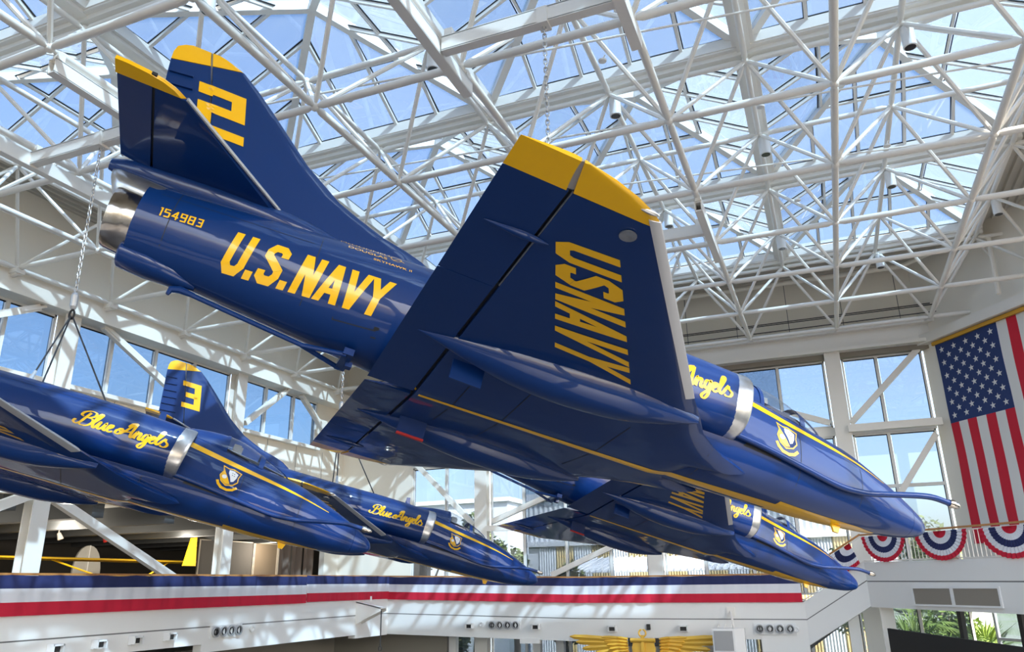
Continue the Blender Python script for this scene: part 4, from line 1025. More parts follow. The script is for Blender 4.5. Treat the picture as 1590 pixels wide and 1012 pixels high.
JET, FIN, RUD = build_jet()
def digit(root, ch):
    fs_ = Skin(FIN, RUD); q, w = glyph(ch, .62, .185)
    o = lay(MB(), q, lambda p: fs_.side(*aff((11.47, 2.365), (-.585 / w, .01), (.20, .715))(p), off=.006) or L(*(lambda t: (t[0], .055, t[1]))(aff((11.47, 2.365), (-.585 / w, .01), (.20, .715))(p)))).build('tail_number', M['yellow'], root, None, world=False, fix=False)
    o['solo'] = True
POSE = {
 '2': ([[0.6971, -0.7095, 0.1036], [0.6743, 0.6978, 0.2416], [-0.2437, -0.0985, 0.9648]], [1.2095, 13.3196, 0.2144]),
 'A': ([[0.6678, -0.7362, 0.1098], [0.6945, 0.6693, 0.2639], [-0.2678, -0.1, 0.9583]], [-8.6167, 13.6303, 0.2708]),
 '3': ([[0.6827, -0.7186, 0.1328], [0.6863, 0.6929, 0.2213], [-0.251, -0.06, 0.9661]], [-8.5959, 23.1627, -0.3851]),
 'C': ([[0.6929, -0.7116, 0.1161], [0.6694, 0.6947, 0.2633], [-0.268, -0.1047, 0.9577]], [0.3521, 23.1482, -0.6471])}
def jet_point(k, a, s, z):
    Rm, T = POSE[k]; return Matrix(Rm) @ L(a, s, z) + Vector(T)
def place(o, k):
    Rm, T = POSE[k]; m = Matrix(Rm).to_4x4(); m.translation = Vector(T) + Vector((0, 0, CZ))
    o.location = m.translation; o.rotation_euler = m.to_euler()
for k, lab in (('A', 'blue and yellow jet at far left with its tail out of the frame'), ('3', 'blue jet with a yellow number 3 on its fin, behind the left jet'), ('C', 'blue jet hanging lowest at right, partly hidden by the wing of the number 2 jet')):
    o = copy_tree(JET); place(o, k); tag(o, lab, 'aircraft', 'blue jets hung in formation')
    if k == '3': digit(o, '3')
digit(JET, '2'); place(JET, '2'); tag(JET, 'large blue jet in the foreground with a yellow number 2 on its fin', 'aircraft', 'blue jets hung in formation')
# ================================================================== slings and chains
lk = MB().tube([Vector((.030 * math.cos(t) , 0, .042 * math.sin(t) + (.018 if math.sin(t) > 0 else -.018))) for t in [2 * PI * k / 12 for k in range(13)]], .012, 6, caps=False).mesh('link', M['chain'], 60)
def chain(x, y, z0, z1, lab, step=.089):
    ch = empty('chain', (x, y, z1), lab, 'chain', 'hoist chains')
    n = int((z1 - z0) / step)
    for k in range(n):
        link_copy(lk, 'link', (x, y, z1 - .05 - k * step), ch, (0, 0, PI / 2 * (k % 2) + .3))
    MB().box(x - .10, x + .10, y - .14, y + .14, z1 - .02, z1 + .32).build('clevis_box', M['steel'], ch)
    return ch
def sling(jk, ring_p, legs, lab):
    s_ = empty('wire_sling', ring_p, lab, 'sling', 'slings of the hanging jets'); P = Vector(ring_p)
    MB().lathe([(0, .05), (.06, .075), (.30, .075), (.36, .05)], P + Vector((0, 0, .12)), (0, 0, 1), 12).build('shackle', M['chain'], s_)
    MB().tube([P + Vector((.07 * math.cos(t), 0, .10 * math.sin(t))) for t in [2 * PI * k / 14 for k in range(15)]], .022, 8, caps=False).build('ring', M['black'], s_)
    for i, (a, s, z, fit) in enumerate(legs):
        q = jet_point(jk, a, s, z); d = (P - q).normalized()
        MB().tube([q + d * (.5 if fit else .05), P - d * .08], .017, 6).build('wire_leg', M['wire'], s_)
        if fit:
            MB().tube([q, q + d * .15, q + d * .55], [.05, .05, .025], 8).build('end_fitting', M['alu_edge'], s_)
sling('A', (-14.13, 10.73, 5.5), [(6.75, .50, 1.33, True), (6.7, -.45, 1.36, False), (5.42, -.25, 1.53, False)], 'dark wire sling with ring holding the far left jet')
chain(-14.13, 10.73, 6.0, 9.5, 'galvanised chain left of the foreground exhaust, holding the far left jet')
sling('3', (-14.1, 20.6, 5.2), [(6.75, .50, 1.33, True), (6.7, -.45, 1.36, False), (5.42, -.25, 1.53, False)], 'dark wire sling of the number 3 jet, below the port wing of the foreground jet')
chain(-14.1, 20.6, 5.7, 9.5, 'galvanised chain of the number 3 jet, mostly behind the foreground jet')
sling('2', (-3.6, 10.92, 5.6), [(6.75, .50, 1.33, True), (6.7, -.45, 1.36, False), (5.42, -.25, 1.53, False)], 'dark wire sling hidden behind the foreground wing')
chain(-3.6, 10.92, 6.1, 9.52, 'galvanised chain hanging from the top centre beam above the foreground wing')
sling('C', (-4.4, 21.1, 4.9), [(6.75, .50, 1.33, True), (6.7, -.45, 1.36, False), (5.42, -.25, 1.53, False)], 'dark wire sling of the lowest jet, behind the foreground wing')
chain(-4.4, 21.1, 5.4, 9.52, 'galvanised chain of the lowest jet, behind the foreground wing')

# ================================================================== balustrades and cloth
def balustrade(name, pts, lab, zr=1.03, n_per_m=8, draw=True):
    """pts: list of (x, y, z of the deck edge)"""
    b = empty(name, pts[0], lab, 'railing', 'balcony railings')
    for (p, q) in zip(pts, pts[1:]):
        P, Q = Vector(p), Vector(q); up = Vector((0, 0, 1))
        MB().bar(P + up * zr, Q + up * zr, .10, .06).build('handrail', M['wood'], b)
        MB().bar(P + up * (zr - .09), Q + up * (zr - .09), .04, .04).build('top_bar', M['steel'], b)
        MB().bar(P + up * .06, Q + up * .06, .04, .04).build('bottom_bar', M['steel'], b)
        if draw:
            n = int((Q - P).length * n_per_m); d = Q - P
            me = MB().box(-.011, .011, -.011, .011, 0, zr - .15).mesh('baluster', M['steel'])
            for k in range(n + 1):
                if len([1 for c in b.children if c.name.startswith('baluster')]) < 290: link_copy(me, 'baluster', P + d * (k / max(n, 1)) + up * .06, b)
    return b
balustrade('balustrade', [(XB - .03, 9.0, BALT), (XB - .03, YB, BALT)], 'railing with oak handrail behind the left striped drape', 1.04, 8)
balustrade('balustrade', [(XB, YB - .0, BALT), (-10.5, 33.64, BALT - .22), (-1.36, 33.54, BALT - .26)], 'railing with oak handrail behind the long far drape', 1.04, 8)
balustrade('balustrade', [(-1.36, 33.54, BALT - .24), (.95, 33.05, .55)], 'sloping railing on the stair between the far and right balconies', 1.04, 8)
bp = BAL0 + FN * -.03
balustrade('balustrade', [(bp.x, bp.y, .56), (bp.x + FD.x * 13.8, bp.y + FD.y * 13.8, .44)], 'white railing with oak handrail behind the fan bunting on the right balcony', 1.0, 6)

def drape(name, pts, nrm, lab, seed, out=.05, h=1.02):
    rnd = random.Random(seed); d = empty(name, pts[0], lab, 'drape', 'striped drapes on the balcony')
    segs = []
    for p, q in zip(pts, pts[1:]):
        n = int((Vector(q) - Vector(p)).length / .11)
        segs += [Vector(p).lerp(Vector(q), k / n) for k in range(n)]
    segs.append(Vector(pts[-1])); nn = Vector(nrm)
    ph = [rnd.uniform(0, 6) for _ in range(6)]
    def pt(i, v):
        p = segs[i]; s_ = (p - segs[0]).length; sw = 1.35; u = (s_ % sw) / sw; sag = 4 * u * (1 - u)
        f = .018 * math.sin(s_ * 9 + ph[0] + 2 * v) + .012 * math.sin(s_ * 21 + ph[1]) + .035 * sag * max(0, 1 - v * 2.2)
        return p + nn * (out + f + .02 * v) + Vector((0, 0, 1.02 - h * v - (.02 * sag if v < .05 else 0)))
    for nm, v0, v1, m_ in (('blue_stripe', 0, .335, 'cloth_navy'), ('white_stripe', .335, .67, 'cloth_white'), ('red_stripe', .67, 1.0, 'cloth_red')):
        g = MB(); K = 4; n = len(segs)
        g.add([pt(i, v0 + (v1 - v0) * j / K) for i in range(n) for j in range(K + 1)], [(i * (K + 1) + j, (i + 1) * (K + 1) + j, (i + 1) * (K + 1) + j + 1, i * (K + 1) + j + 1) for i in range(n - 1) for j in range(K)])
        g.build(nm, M[m_], d, 60, fix=False)
    return d
drape('striped_drape', [(XB, 8.0, BALT), (XB, 27.4, BALT)], (1, 0, 0), 'blue, white and red drape along the left balcony railing', 1)
drape('striped_drape', [(XB, 27.42, BALT + .035), (XB, YB - .1, BALT + .02)], (1, 0, 0), 'short blue, white and red drape joining the left one at a seam', 2)
drape('striped_drape', [(XB + .02, YB - .02, BALT), (-10.5, 33.6, BALT - .22), (-1.42, 33.5, BALT - .26)], (0, -1, 0), 'long blue, white and red drape along the far balcony', 3)

def fan_bunting(c, d, nrm, w, h, lab, half=None):
    f = empty('fan_bunting', c, lab, 'bunting', 'fan buntings on the right railing'); C = Vector(c); d = Vector(d).normalized(); nn = Vector(nrm)
    bands = [('red_centre', 0, .24, 'cloth_red'), ('white_band', .24, .44, 'cloth_white'), ('blue_band', .44, .66, 'cloth_navy'), ('white_band', .66, .84, 'cloth_white'), ('red_edge', .84, 1.0, 'cloth_red')]
    a0, a1 = (0, PI) if not half else half
    for nm, r0, r1, m_ in bands:
        g = MB(); N = 40; K = 2; vs = []
        for i in range(N + 1):
            t = a0 + (a1 - a0) * i / N
            for j in range(K + 1):
                r_ = r0 + (r1 - r0) * j / K
                vs.append(C + d * (math.cos(t) * r_ * w / 2) + Vector((0, 0, -math.sin(t) * r_ * h * (1 + .02 * (i % 2)))) + nn * (.07 + .03 * (i % 2) * (.3 + r_)))
        g.add(vs, [(i * (K + 1) + j, (i + 1) * (K + 1) + j, (i + 1) * (K + 1) + j + 1, i * (K + 1) + j + 1) for i in range(N) for j in range(K)])
        g.build(nm, M[m_], f, fix=False)
    return f
for t, lab in ((1.32, 'fan bunting nearest the stair, below the foreground nose'), (4.08, 'fan bunting in the middle of the right railing'), (6.85, 'fan bunting at the right edge of the picture')):
    p = BAL0 + FD * t + Vector((0, 0, 1.50 - .013 * t)); fan_bunting(p, FD, FN, 2.3, .92, 'red, white and blue ' + lab)
fan_bunting((.55, 33.02, 1.28), (.8, -.1, .45), (-.2, -.98, 0), 2.0, .92, 'red, white and blue fan bunting on the sloping stair railing', (PI * .40, PI))

# ================================================================== the flag
def flag():
    f = empty('flag', fl(.9, 1.6, .08), 'large American flag hung vertically on the right wall', 'flag')
    T0, T1, Z1, Z0 = .80, 6.55, 9.18, 1.2; sw = (T1 - T0) / 13
    def pt(t, z): return fl(t, z, .07 + .018 * math.sin(t * 2.3 + z * .7) + .010 * math.sin(z * 2.1 + t))
    zc = 5.88
    for k in range(13):
        z1 = zc if k < 7 else Z1
        g = MB().grid(lambda u, v, k=k, z1=z1: pt(T0 + sw * (k + u), Z0 + (z1 - Z0) * v), 2, 24)
        g.build('red_stripe' if k % 2 == 0 else 'white_stripe', M['flag_red'] if k % 2 == 0 else M['flag_white'], f, 60, fix=False)
    cn = MB().grid(lambda u, v: pt(T0 + sw * 7 * u, zc + (Z1 - zc) * v), 12, 12).build('canton', M['flag_blue'], f, 60, fix=False)
    W, Hh = sw * 7, Z1 - zc
    star = [(math.cos(PI / 2 + k * PI / 5) * (1 if k % 2 == 0 else .40), math.sin(PI / 2 + k * PI / 5) * (1 if k % 2 == 0 else .40)) for k in range(10)]
    for r_ in range(11):                       # canton turned a quarter: rows of 5 and 4
        for c_ in range(9):
            if (r_ + c_) % 2: continue
            t = T0 + W * (c_ + 1) / 10; z = zc + Hh * (r_ + 1) / 12
            m = MB(); m.prism([pt(t, z) + FD * (x * .14) + Vector((0, 0, y * .14)) + FN * .012 for x, y in star], FN * .004); m.build('star', M['flag_white'], cn)
    MB().bar(fl(T0 - .1, 9.25, .12), fl(T1 + .1, 9.25, .12), .10, .14).build('gold_header', mat('gold_header_cloth', (.62, .34, .03), .6), f)
flag()

# ================================================================== things on the far balcony face
def vents(c, d, nrm, lab):
    d = Vector(d); nn = Vector(nrm); C = Vector(c); v = empty('vent_panel', c, lab, 'vent', 'round air vents in the balcony face')
    MB().bar(C - d * .78, C + d * .78, .05, .42, (0, 0, 1)).build('plate', M['plastic'], v)
    for k in range(4):
        p = C + d * (-.56 + .375 * k) + nn * .03
        o = MB().lathe([(0, .175), (.07, .175), (.075, .145), (.02, .13)], p, nn, 18, caps=False).build('ring', M['alu_edge'], v, 40)
        MB().lathe([(0, 0), (0, .14), (.02, .14), (.03, .04), (.02, 0)], p, nn, 16).build('diffuser', M['plastic'], o, 40)
        for q in (.105, .075): MB().lathe([(.035, q + .012), (.05, q + .012), (.05, q - .008), (.035, q - .008)], p, nn, 16, caps=False).build('blade_ring', M['dark'], o, 40)
        MB().bar(p + nn * .06 + Vector((0, 0, -.09)), p + nn * .06 + Vector((0, 0, .08)), .03, .03, d).build('vane', M['dark'] if k == 0 else M['plastic'], o)
vents((XB + .02, 23.0, -1.36), (0, 1, 0), (1, 0, 0), 'four round air vents on the left balcony face')
vents((-13.95, 33.68, -1.68), (1, 0, 0), (0, -1, 0), 'four round air vents on the far balcony face, left of the gold wings')
vents((-2.55, 33.48, -1.78), (1, 0, 0), (0, -1, 0), 'four round air vents on the far balcony face at the foot of the stair')
def lampbox(c, nrm, lab):
    nn = Vector(nrm); C = Vector(c); sd = Vector((-nn.y, nn.x, 0)); o = empty('wall_lamp', c, lab, 'lamp', 'small lamps on the balcony face')
    b = MB(); b.bar(C, C + nn * .26, .34, .05); b.bar(C + sd * .15 + Vector((0, 0, -.09)), C + sd * .15 + nn * .26 + Vector((0, 0, -.09)), .03, .22); b.bar(C - sd * .15 + Vector((0, 0, -.09)), C - sd * .15 + nn * .26 + Vector((0, 0, -.09)), .03, .22); b.bar(C + Vector((0, 0, -.2)), C + nn * .12 + Vector((0, 0, -.2)), .34, .04)
    b.build('housing', M['plastic'], o); MB().bar(C + nn * .02 + Vector((0, 0, -.10)), C + nn * .14 + Vector((0, 0, -.10)), .27, .16).build('lens', M['lens'], o)
for y, z, lab in ((16.3, -1.34, 'leftmost, under the left drape'), (17.7, -1.32, 'second from the left, under the left drape'), (19.0, -1.30, 'third from the left, under the left drape'), (20.35, -1.28, 'left of the four left vents')):
    lampbox((XB + .01, y, z), (1, 0, 0), 'small white wall lamp on the balcony face, ' + lab)
for x, y, z, lab in ((-15.6, 33.72, -1.62, 'left of the middle vents'), (-12.4, 33.62, -1.64, 'right of the middle vents'), (-9.0, 33.56, -1.70, 'above the left gold wing'), (-6.05, 33.53, -1.68, 'above the right gold wing')):
    lampbox((x, y, z), (0, -1, 0), 'small white wall lamp on the far balcony face, ' + lab)
for x, y, lab in ((-15.05, 33.7, 'left of the middle vents'), (-1.78, 33.47, 'right of the vents by the stair')):
    o = MB().lathe([(0, .12), (.05, .12), (.06, .07), (.02, .05)], (x, y, -1.66 if x < -10 else -1.80), (0, -1, 0), 14).build('round_sensor', M['plastic'], None, 40); tag(o, 'round white sensor on the balcony face, ' + lab, 'sensor', 'round sensors')
o = MB().lathe([(0, .12), (.05, .12), (.06, .07), (.02, .05)], (XB + .01, 24.35, -1.36), (1, 0, 0), 14).build('round_sensor', M['plastic'], None, 40); tag(o, 'round white sensor right of the left vents', 'sensor', 'round sensors')
tag(MB().box(-7.56, -7.42, 33.44, 33.54, -1.84, -1.62).build('junction_box', M['black']), 'small black box on the far balcony face above the anchor', 'box')

# wedge bracket with a hanging cable
br = empty('hoist_bracket', (XB, 31.4, -1.5), 'white wedge shaped bracket on the left balcony face with a cable', 'bracket')
for y in (31.15, 31.65):
    MB().prism([(XB + .01, y, -.60), (XB + 1.25, y, -.86), (XB + 1.25, y, -1.0), (XB + .01, y, -1.55)], (0, .04, 0)).build('side_plate', M['steel'], br)
MB().add([(XB + .01, 31.15, -.60), (XB + .01, 31.69, -.60), (XB + 1.25, 31.69, -.86), (XB + 1.25, 31.15, -.86), (XB + .01, 31.15, -.64), (XB + .01, 31.69, -.64), (XB + 1.25, 31.69, -.9), (XB + 1.25, 31.15, -.9)], [(0, 1, 2, 3), (4, 7, 6, 5), (0, 4, 5, 1), (2, 6, 7, 3), (0, 3, 7, 4), (1, 5, 6, 2)]).build('top_plate', M['steel'], br)
MB().bar((XB + .6, 31.42, -.6), (XB + .6, 31.42, -.38), .06, .06, (0, 1, 0)).build('eye', M['steel'], br)
cb = empty('hook_cable', (XB + 1.15, 31.42, -2.9), 'dark cable with a small hook hanging from the wedge bracket', 'cable')
MB().tube([(XB + 1.15, 31.42, -.98), (XB + 1.15, 31.42, -2.45)], .025, 6).build('cable', M['wire'], cb)
MB().tube([(XB + 1.15 + .07 * math.cos(t), 31.42, -2.53 + .1 * math.sin(t)) for t in [2 * PI * k / 12 for k in range(13)]], .02, 6, caps=False).build('hook', M['wire'], cb)

# loudspeaker on a bracket
sp = empty('loudspeaker', (-4.2, 32.6, -2.6), 'white loudspeaker hanging from a bracket on the far balcony face', 'loudspeaker')
MB().box(-4.78, -3.95, 32.3, 32.95, -2.58, -1.72).build('cabinet', M['plastic'], sp); MB().box(-4.72, -4.02, 32.26, 32.30, -2.50, -1.80).build('grille', M['grille'], sp)
MB().prism([(-3.95, 32.3, -2.58), (-3.62, 32.62, -2.58), (-3.62, 32.95, -2.58), (-3.95, 32.95, -2.58)], (0, 0, .86)).build('side_cheek', M['plastic'], sp)
MB().bar((-4.15, 33.5, -.98), (-4.15, 33.5, -1.32), .30, .12, (0, 1, 0)).build('wall_plate', M['steel'], sp)
MB().tube([(-4.15, 33.4, -1.15), (-4.05, 32.9, -1.45), (-4.0, 32.7, -1.74)], .04, 8).build('arm', M['steel'], sp)
for q in (-4.6, -4.35, -4.1): MB().tube([(q, 32.6, -1.72), (q + .05, 32.65, -1.58), (q + .1, 32.7, -1.66)], .02, 6).build('yoke', M['steel'], sp)

# gold aviator wings with anchor and shield
gwg = empty('gold_wings', (-7.6, 33.2, -3.4), 'gold pair of wings with anchor and shield below the far balcony', 'emblem')
def feather(p0, p1, w, par, off):
    P, Q = Vector(p0), Vector(p1); d = Q - P; n_ = Vector((-d.z, 0, d.x)).normalized(); pts = []
    for t, k in ((0, .45), (.3, .9), (.7, 1.0), (.92, .75), (1.0, .15)): pts.append(P + d * t + n_ * w * k)
    low = [P + d * t - n_ * w * k * .9 for t, k in ((1.0, .15), (.92, .75), (.7, 1.0), (.3, .9), (0, .45))]
    c = (P + Q) / 2 + Vector((0, -.05, 0)); ring_ = pts + low; m = MB(); nn_ = len(ring_)
    m.add([x + Vector((0, off, 0)) for x in ring_] + [P + d * t + Vector((0, off - .05, 0)) for t in (0.08, .5, .95)] + [x + Vector((0, off + .06, 0)) for x in ring_],
          [(i, i + 1, nn_ + (0 if i < 1 else 1 if i < 3 else 2)) for i in range(4)] + [(0, nn_, nn_ - 1)] + [(4, 5, nn_ + 2)] + [(5 + i, 6 + i, nn_ + (2 if i < 1 else 1 if i < 3 else 0)) for i in range(4)] + [(1, nn_ + 1, nn_), (3, nn_ + 2, nn_ + 1), (8, nn_, nn_ + 1), (6, nn_ + 1, nn_ + 2)]
          + [(i, nn_ + 3 + i, nn_ + 3 + (i + 1) % nn_, (i + 1) % nn_) for i in range(nn_)])
    m.build('feather', M['gold'], par)
CXw, CYw = -7.62, 33.15
for sg in (-1, 1):
    for k in range(9):                                         # long outer feathers
        x0 = CXw + sg * (.70 + .10 * k); x1 = CXw + sg * (3.12 - .26 * k); feather((x0, CYw, -2.22 - .09 * k), (x1, CYw, -2.08 - .19 * k - .02 * k * k), .12, gwg, -.012 * (9 - k))
    for k in range(7): feather((CXw + sg * (.66), CYw, -2.14 - .10 * k), (CXw + sg * (1.75 - .10 * k), CYw, -2.10 - .15 * k), .075, gwg, -.13)
    for k in range(6): feather((CXw + sg * .62, CYw, -2.16 - .11 * k), (CXw + sg * (1.08 - .03 * k), CYw, -2.10 - .13 * k), .06, gwg, -.17)
MB().prism([(CXw - .42, CYw - .22, -2.28), (CXw + .42, CYw - .22, -2.28), (CXw + .48, CYw - .22, -2.5), (CXw + .40, CYw - .22, -3.0), (CXw, CYw - .22, -3.35), (CXw - .40, CYw - .22, -3.0), (CXw - .48, CYw - .22, -2.5)], (0, .14, 0)).build('shield', M['gold'], gwg)
MB().bar((CXw, CYw - .28, -3.2), (CXw, CYw - .28, -2.0), .12, .10, (0, 1, 0)).build('anchor_shank', M['gold'], gwg)
MB().tube([(CXw - .5, CYw - .28, -2.2), (CXw + .5, CYw - .28, -2.2)], .085, 8).build('anchor_stock', M['gold'], gwg)
MB().tube([(CXw + .14 * math.cos(t), CYw - .28, -1.93 + .14 * math.sin(t)) for t in [2 * PI * k / 16 for k in range(17)]], .035, 8, caps=False).build('anchor_ring', M['gold'], gwg)
for sg in (-1, 1): MB().box(min(CXw + sg * .46, CXw + sg * .62), max(CXw + sg * .46, CXw + sg * .62), CYw - .2, CYw - .1, -2.42, -2.12).build('backing_bracket', M['black'], gwg)
MB().tube([(CXw, CYw, -3.4), (CXw, CYw, GZ)], .05, 8).build('stand', M['black'], gwg)
MB().box(CXw - 1.2, CXw + 1.2, CYw - .6, CYw + .6, GZ, GZ + .12).build('stand_base', M['black'], gwg)

# taupe panels on the right balcony face
for t0, t1, lab in ((2.38, 4.05, 'left'), (4.17, 5.95, 'right')):
    o = empty('acoustic_panel', BAL0 + FD * t0, 'taupe panel in a white frame on the right balcony face, %s of the two' % lab, 'panel', 'panels on the right balcony face')
    def q_(t, z, d): return BAL0 + FD * t + FN * d + Vector((0, 0, z))
    MB().prism([q_(t0, -.35, .02), q_(t1, -.35, .02), q_(t1, -.85, .02), q_(t0, -.85, .02)], FN * .03).build('panel_cloth', M['taupe'], o)
    fr = MB()
    for (ta, za, tb, zb) in ((t0 - .06, -.32, t1 + .06, -.32), (t0 - .06, -.88, t1 + .06, -.88)): fr.bar(q_(ta, za, .04), q_(tb, zb, .04), .07, .06)
    for t in (t0 - .03, t1 + .03): fr.bar(q_(t, -.35, .04), q_(t, -.85, .04), .06, .07, FD)
    fr.build('panel_frame', M['plastic'], o)

# cables along the far wall and a pipe at the right
for k, (z, y) in enumerate(((11.05, 35.3), (10.95, 35.2), (10.6, 35.1))):
    tag(MB().tube([(-22, y, z - .05), (5.4, y, z)], .022, 6).build('service_cable', M['wire']), 'thin dark cable strung along the far wall, %s' % ('topmost', 'middle', 'lowest')[k], 'cable', 'cables along the far wall')
tag(MB().tube([(-22, 34.4, 12.55), (4.2, 34.4, 12.55), (4.9, 34.1, 12.7), (5.4, 33.6, 12.7)], .10, 10).build('duct_pipe', M['wall_cream']), 'cream pipe under the far roof deck', 'pipe')
tag(MB().tube([(6.3, 33.35, 12.5), (6.9, 32.5, 12.7), (7.05, 32.0, 12.3), (6.95, 31.9, 10.0)], .09, 10).build('drain_pipe', M['wall']), 'white pipe bending down at the upper right by the flag wall', 'pipe')

# ================================================================== left gallery contents
cub = empty('yellow_aeroplane', (-30, 27, .4), 'yellow light aeroplane in the dark gallery behind the left drape', 'aircraft')
MB().rings([[(-33.5 + 1.7 * t, 21.5 + 16.0 * s_, 1.42 + .10 * z - .012 * s_) for t, z in ((0, 0), (.12, .9), (.4, 1.2), (1, 0), (.4, -.5))] for s_ in (0, .25, .5, .75, 1.0)]).build('wing', M['cubyellow'], cub, 40)
MB().rings([[(-31.2 + .45 * math.cos(t) * k, 29 - a, .25 + .5 * math.sin(t) * k) for t in [2 * PI * i / 10 for i in range(10)]] for a, k in ((-1.6, .5), (-1.0, 1), (1.0, 1), (3.0, .7), (5.5, .3))]).build('fuselage', M['cubyellow'], cub, 40)
MB().prism([(-31.2, 32.2, 1.2), (-31.2, 32.6, 2.6), (-31.2, 33.0, 2.65), (-31.2, 33.1, 1.2)], (.06, 0, 0)).build('fin', M['cubyellow'], cub)
for y in (27.2, 30.8): MB().tube([(-31.2, 29, .2), (-32.3, y + (1.6 if y > 29 else -1.6), 1.4)], .04, 6).build('strut', M['cubyellow'], cub)
for sx in (-.4, .4): MB().lathe([(-.06, .02), (-.06, .25), (.06, .25), (.06, .02)], (-31.2 + sx, 29.4, -.34), (1, 0, 0), 14).build('wheel', M['black'], cub)
rd = empty('grey_rudder', (-36.0, 30.5, 1.0), 'pale rounded aircraft rudder standing in the dark gallery', 'rudder')
MB().prism([(-36, 29.7 + .85 * (1 - math.cos(t)), .3 + (2.0 if 0 < t < PI else .0) * math.sin(t) ** .6 ) for t in [PI * k / 12 for k in range(13)]], (.1, 0, 0)).build('rudder_skin', M['greyceil'], rd)
MB().box(-35.9, -35.86, 30.52, 30.58, .3, 2.3).build('rib', M['plastic'], rd)
MB().box(-36.2, -35.7, 29.9, 31.2, -.6, .3).build('stand', M['black'], rd)
for k in range(4):
    y0 = 33.6 + 2.2 * k; o = empty('display_panel', (-31.5, y0, .2), 'dark display panel on the gallery wall, %s from the left' % ('first', 'second', 'third', 'fourth')[k], 'panel', 'dark display panels in the gallery')
    MB().box(-31.6, -31.5, y0, y0 + 2.1, .3, 2.6).build('board', M['darkroom'] if k != 2 else mat('display_board_lit_tone', (.10, .075, .05), .6), o); f = MB()  # third board: lit look put into its lighter colour
    for yy in (y0, y0 + 2.1): f.box(-31.5, -31.44, yy - .03, yy + .03, -.6, 2.6)
    f.box(-31.5, -31.44, y0, y0 + 2.1, .52, .58); f.box(-31.5, -31.44, y0, y0 + 2.1, 2.55, 2.6); f.build('frame', M['taupe'], o)
for k in range(3):
    y0 = 31.9 + .95 * k
    g = MB().grid(lambda u, v: (XL - .6 + .10 * math.sin(u * 12), y0 + .9 * u, -.6 + 3.6 * v), 16, 2); o = g.build('curtain', M['brown'], None, 60, fix=False)
    tag(o, 'brown curtain at the right end of the gallery opening, %s of three' % ('left', 'middle', 'right')[k], 'curtain', 'gallery curtains')
for y, lab in ((26.3, 'left'), (28.8, 'right')):
    o = empty('track_lamp', (-33, y, 2.2), 'lamp hanging from the gallery ceiling, %s of two' % lab, 'lamp', 'gallery lamps')
    MB().tube([(-33, y, 3.3), (-33, y, 2.6)], .03, 6).build('stem', M['plastic'], o); MB().lathe([(0, .08), (.3, .13), (.32, .1)], (-33, y, 2.6), (.3, .3, -1), 10).build('shade', M['plastic'] if y < 27 else M['red'], o)

# ================================================================== below the right balcony
tag(MB().bar(BAL0 + FD * .18 + FN * -.5 + Vector((0, 0, GZ)), BAL0 + FD * .18 + FN * -.5 + Vector((0, 0, -1.0)), .45, .4, (0, 1, 0)).build('white_post', M['steel']), 'white post under the corner of the right balcony', 'post')
tag(MB().bar((.30, 33.9, GZ), (.30, 33.9, -1.0), .4, .4, (0, 1, 0)).build('grey_post', M['fascia']), 'grey post beside the white one under the right balcony', 'post')
tag(MB().bar((-2.1, 33.9, -2.9), (.02, 33.65, -1.43), .16, .22).build('stair_brace', M['greybeam']), 'dark diagonal brace under the stair', 'brace')
scn = empty('black_screen', BAL0 + FD * 2.0 + FN * .6 + Vector((0, 0, -4)), 'large black screen under the right balcony', 'screen')
def qs(t, z, d): return BAL0 + FD * t + FN * d + Vector((0, 0, z))
MB().prism([qs(1.85, -1.62, .8), qs(9, -1.95, .8), qs(9, -5.5, .8), qs(1.85, -5.5, .8)], FN * .1).build('screen_cloth', M['screen'], scn)
for t in (2.4, 8.5): MB().bar(qs(t, -5.5, .75), qs(t, GZ, .75), .1, .1, FD).build('leg', M['black'], scn)
for t, lab in ((3.0, 'left'), (5.4, 'right')):
    tag(MB().bar(qs(t, GZ, -1.0), qs(t + .15, -1.0, -1.0), .16, .16, FD).build('dark_post', M['black']), 'dark slim post behind the black screen, %s of two' % lab, 'post', 'posts behind the screen')
gwn = S(MB().bar(qs(.6, -2.2, -4.8), qs(9, -2.2, -4.8), .1, .1), 'window_40', M['frame'])
for k in range(5):
    t = .6 + 1.7 * k; MB().bar(qs(t, GZ, -4.8), qs(t, -.9, -4.8), .1, .1, FD).build('mullion', M['frame'], gwn)
    MB().prism([qs(t + .06, GZ + .1, -4.82), qs(t + 1.64, GZ + .1, -4.82), qs(t + 1.64, -.95, -4.82), qs(t + .06, -.95, -4.82)], FN * .02).build('window_pane', M['wglass'], gwn)

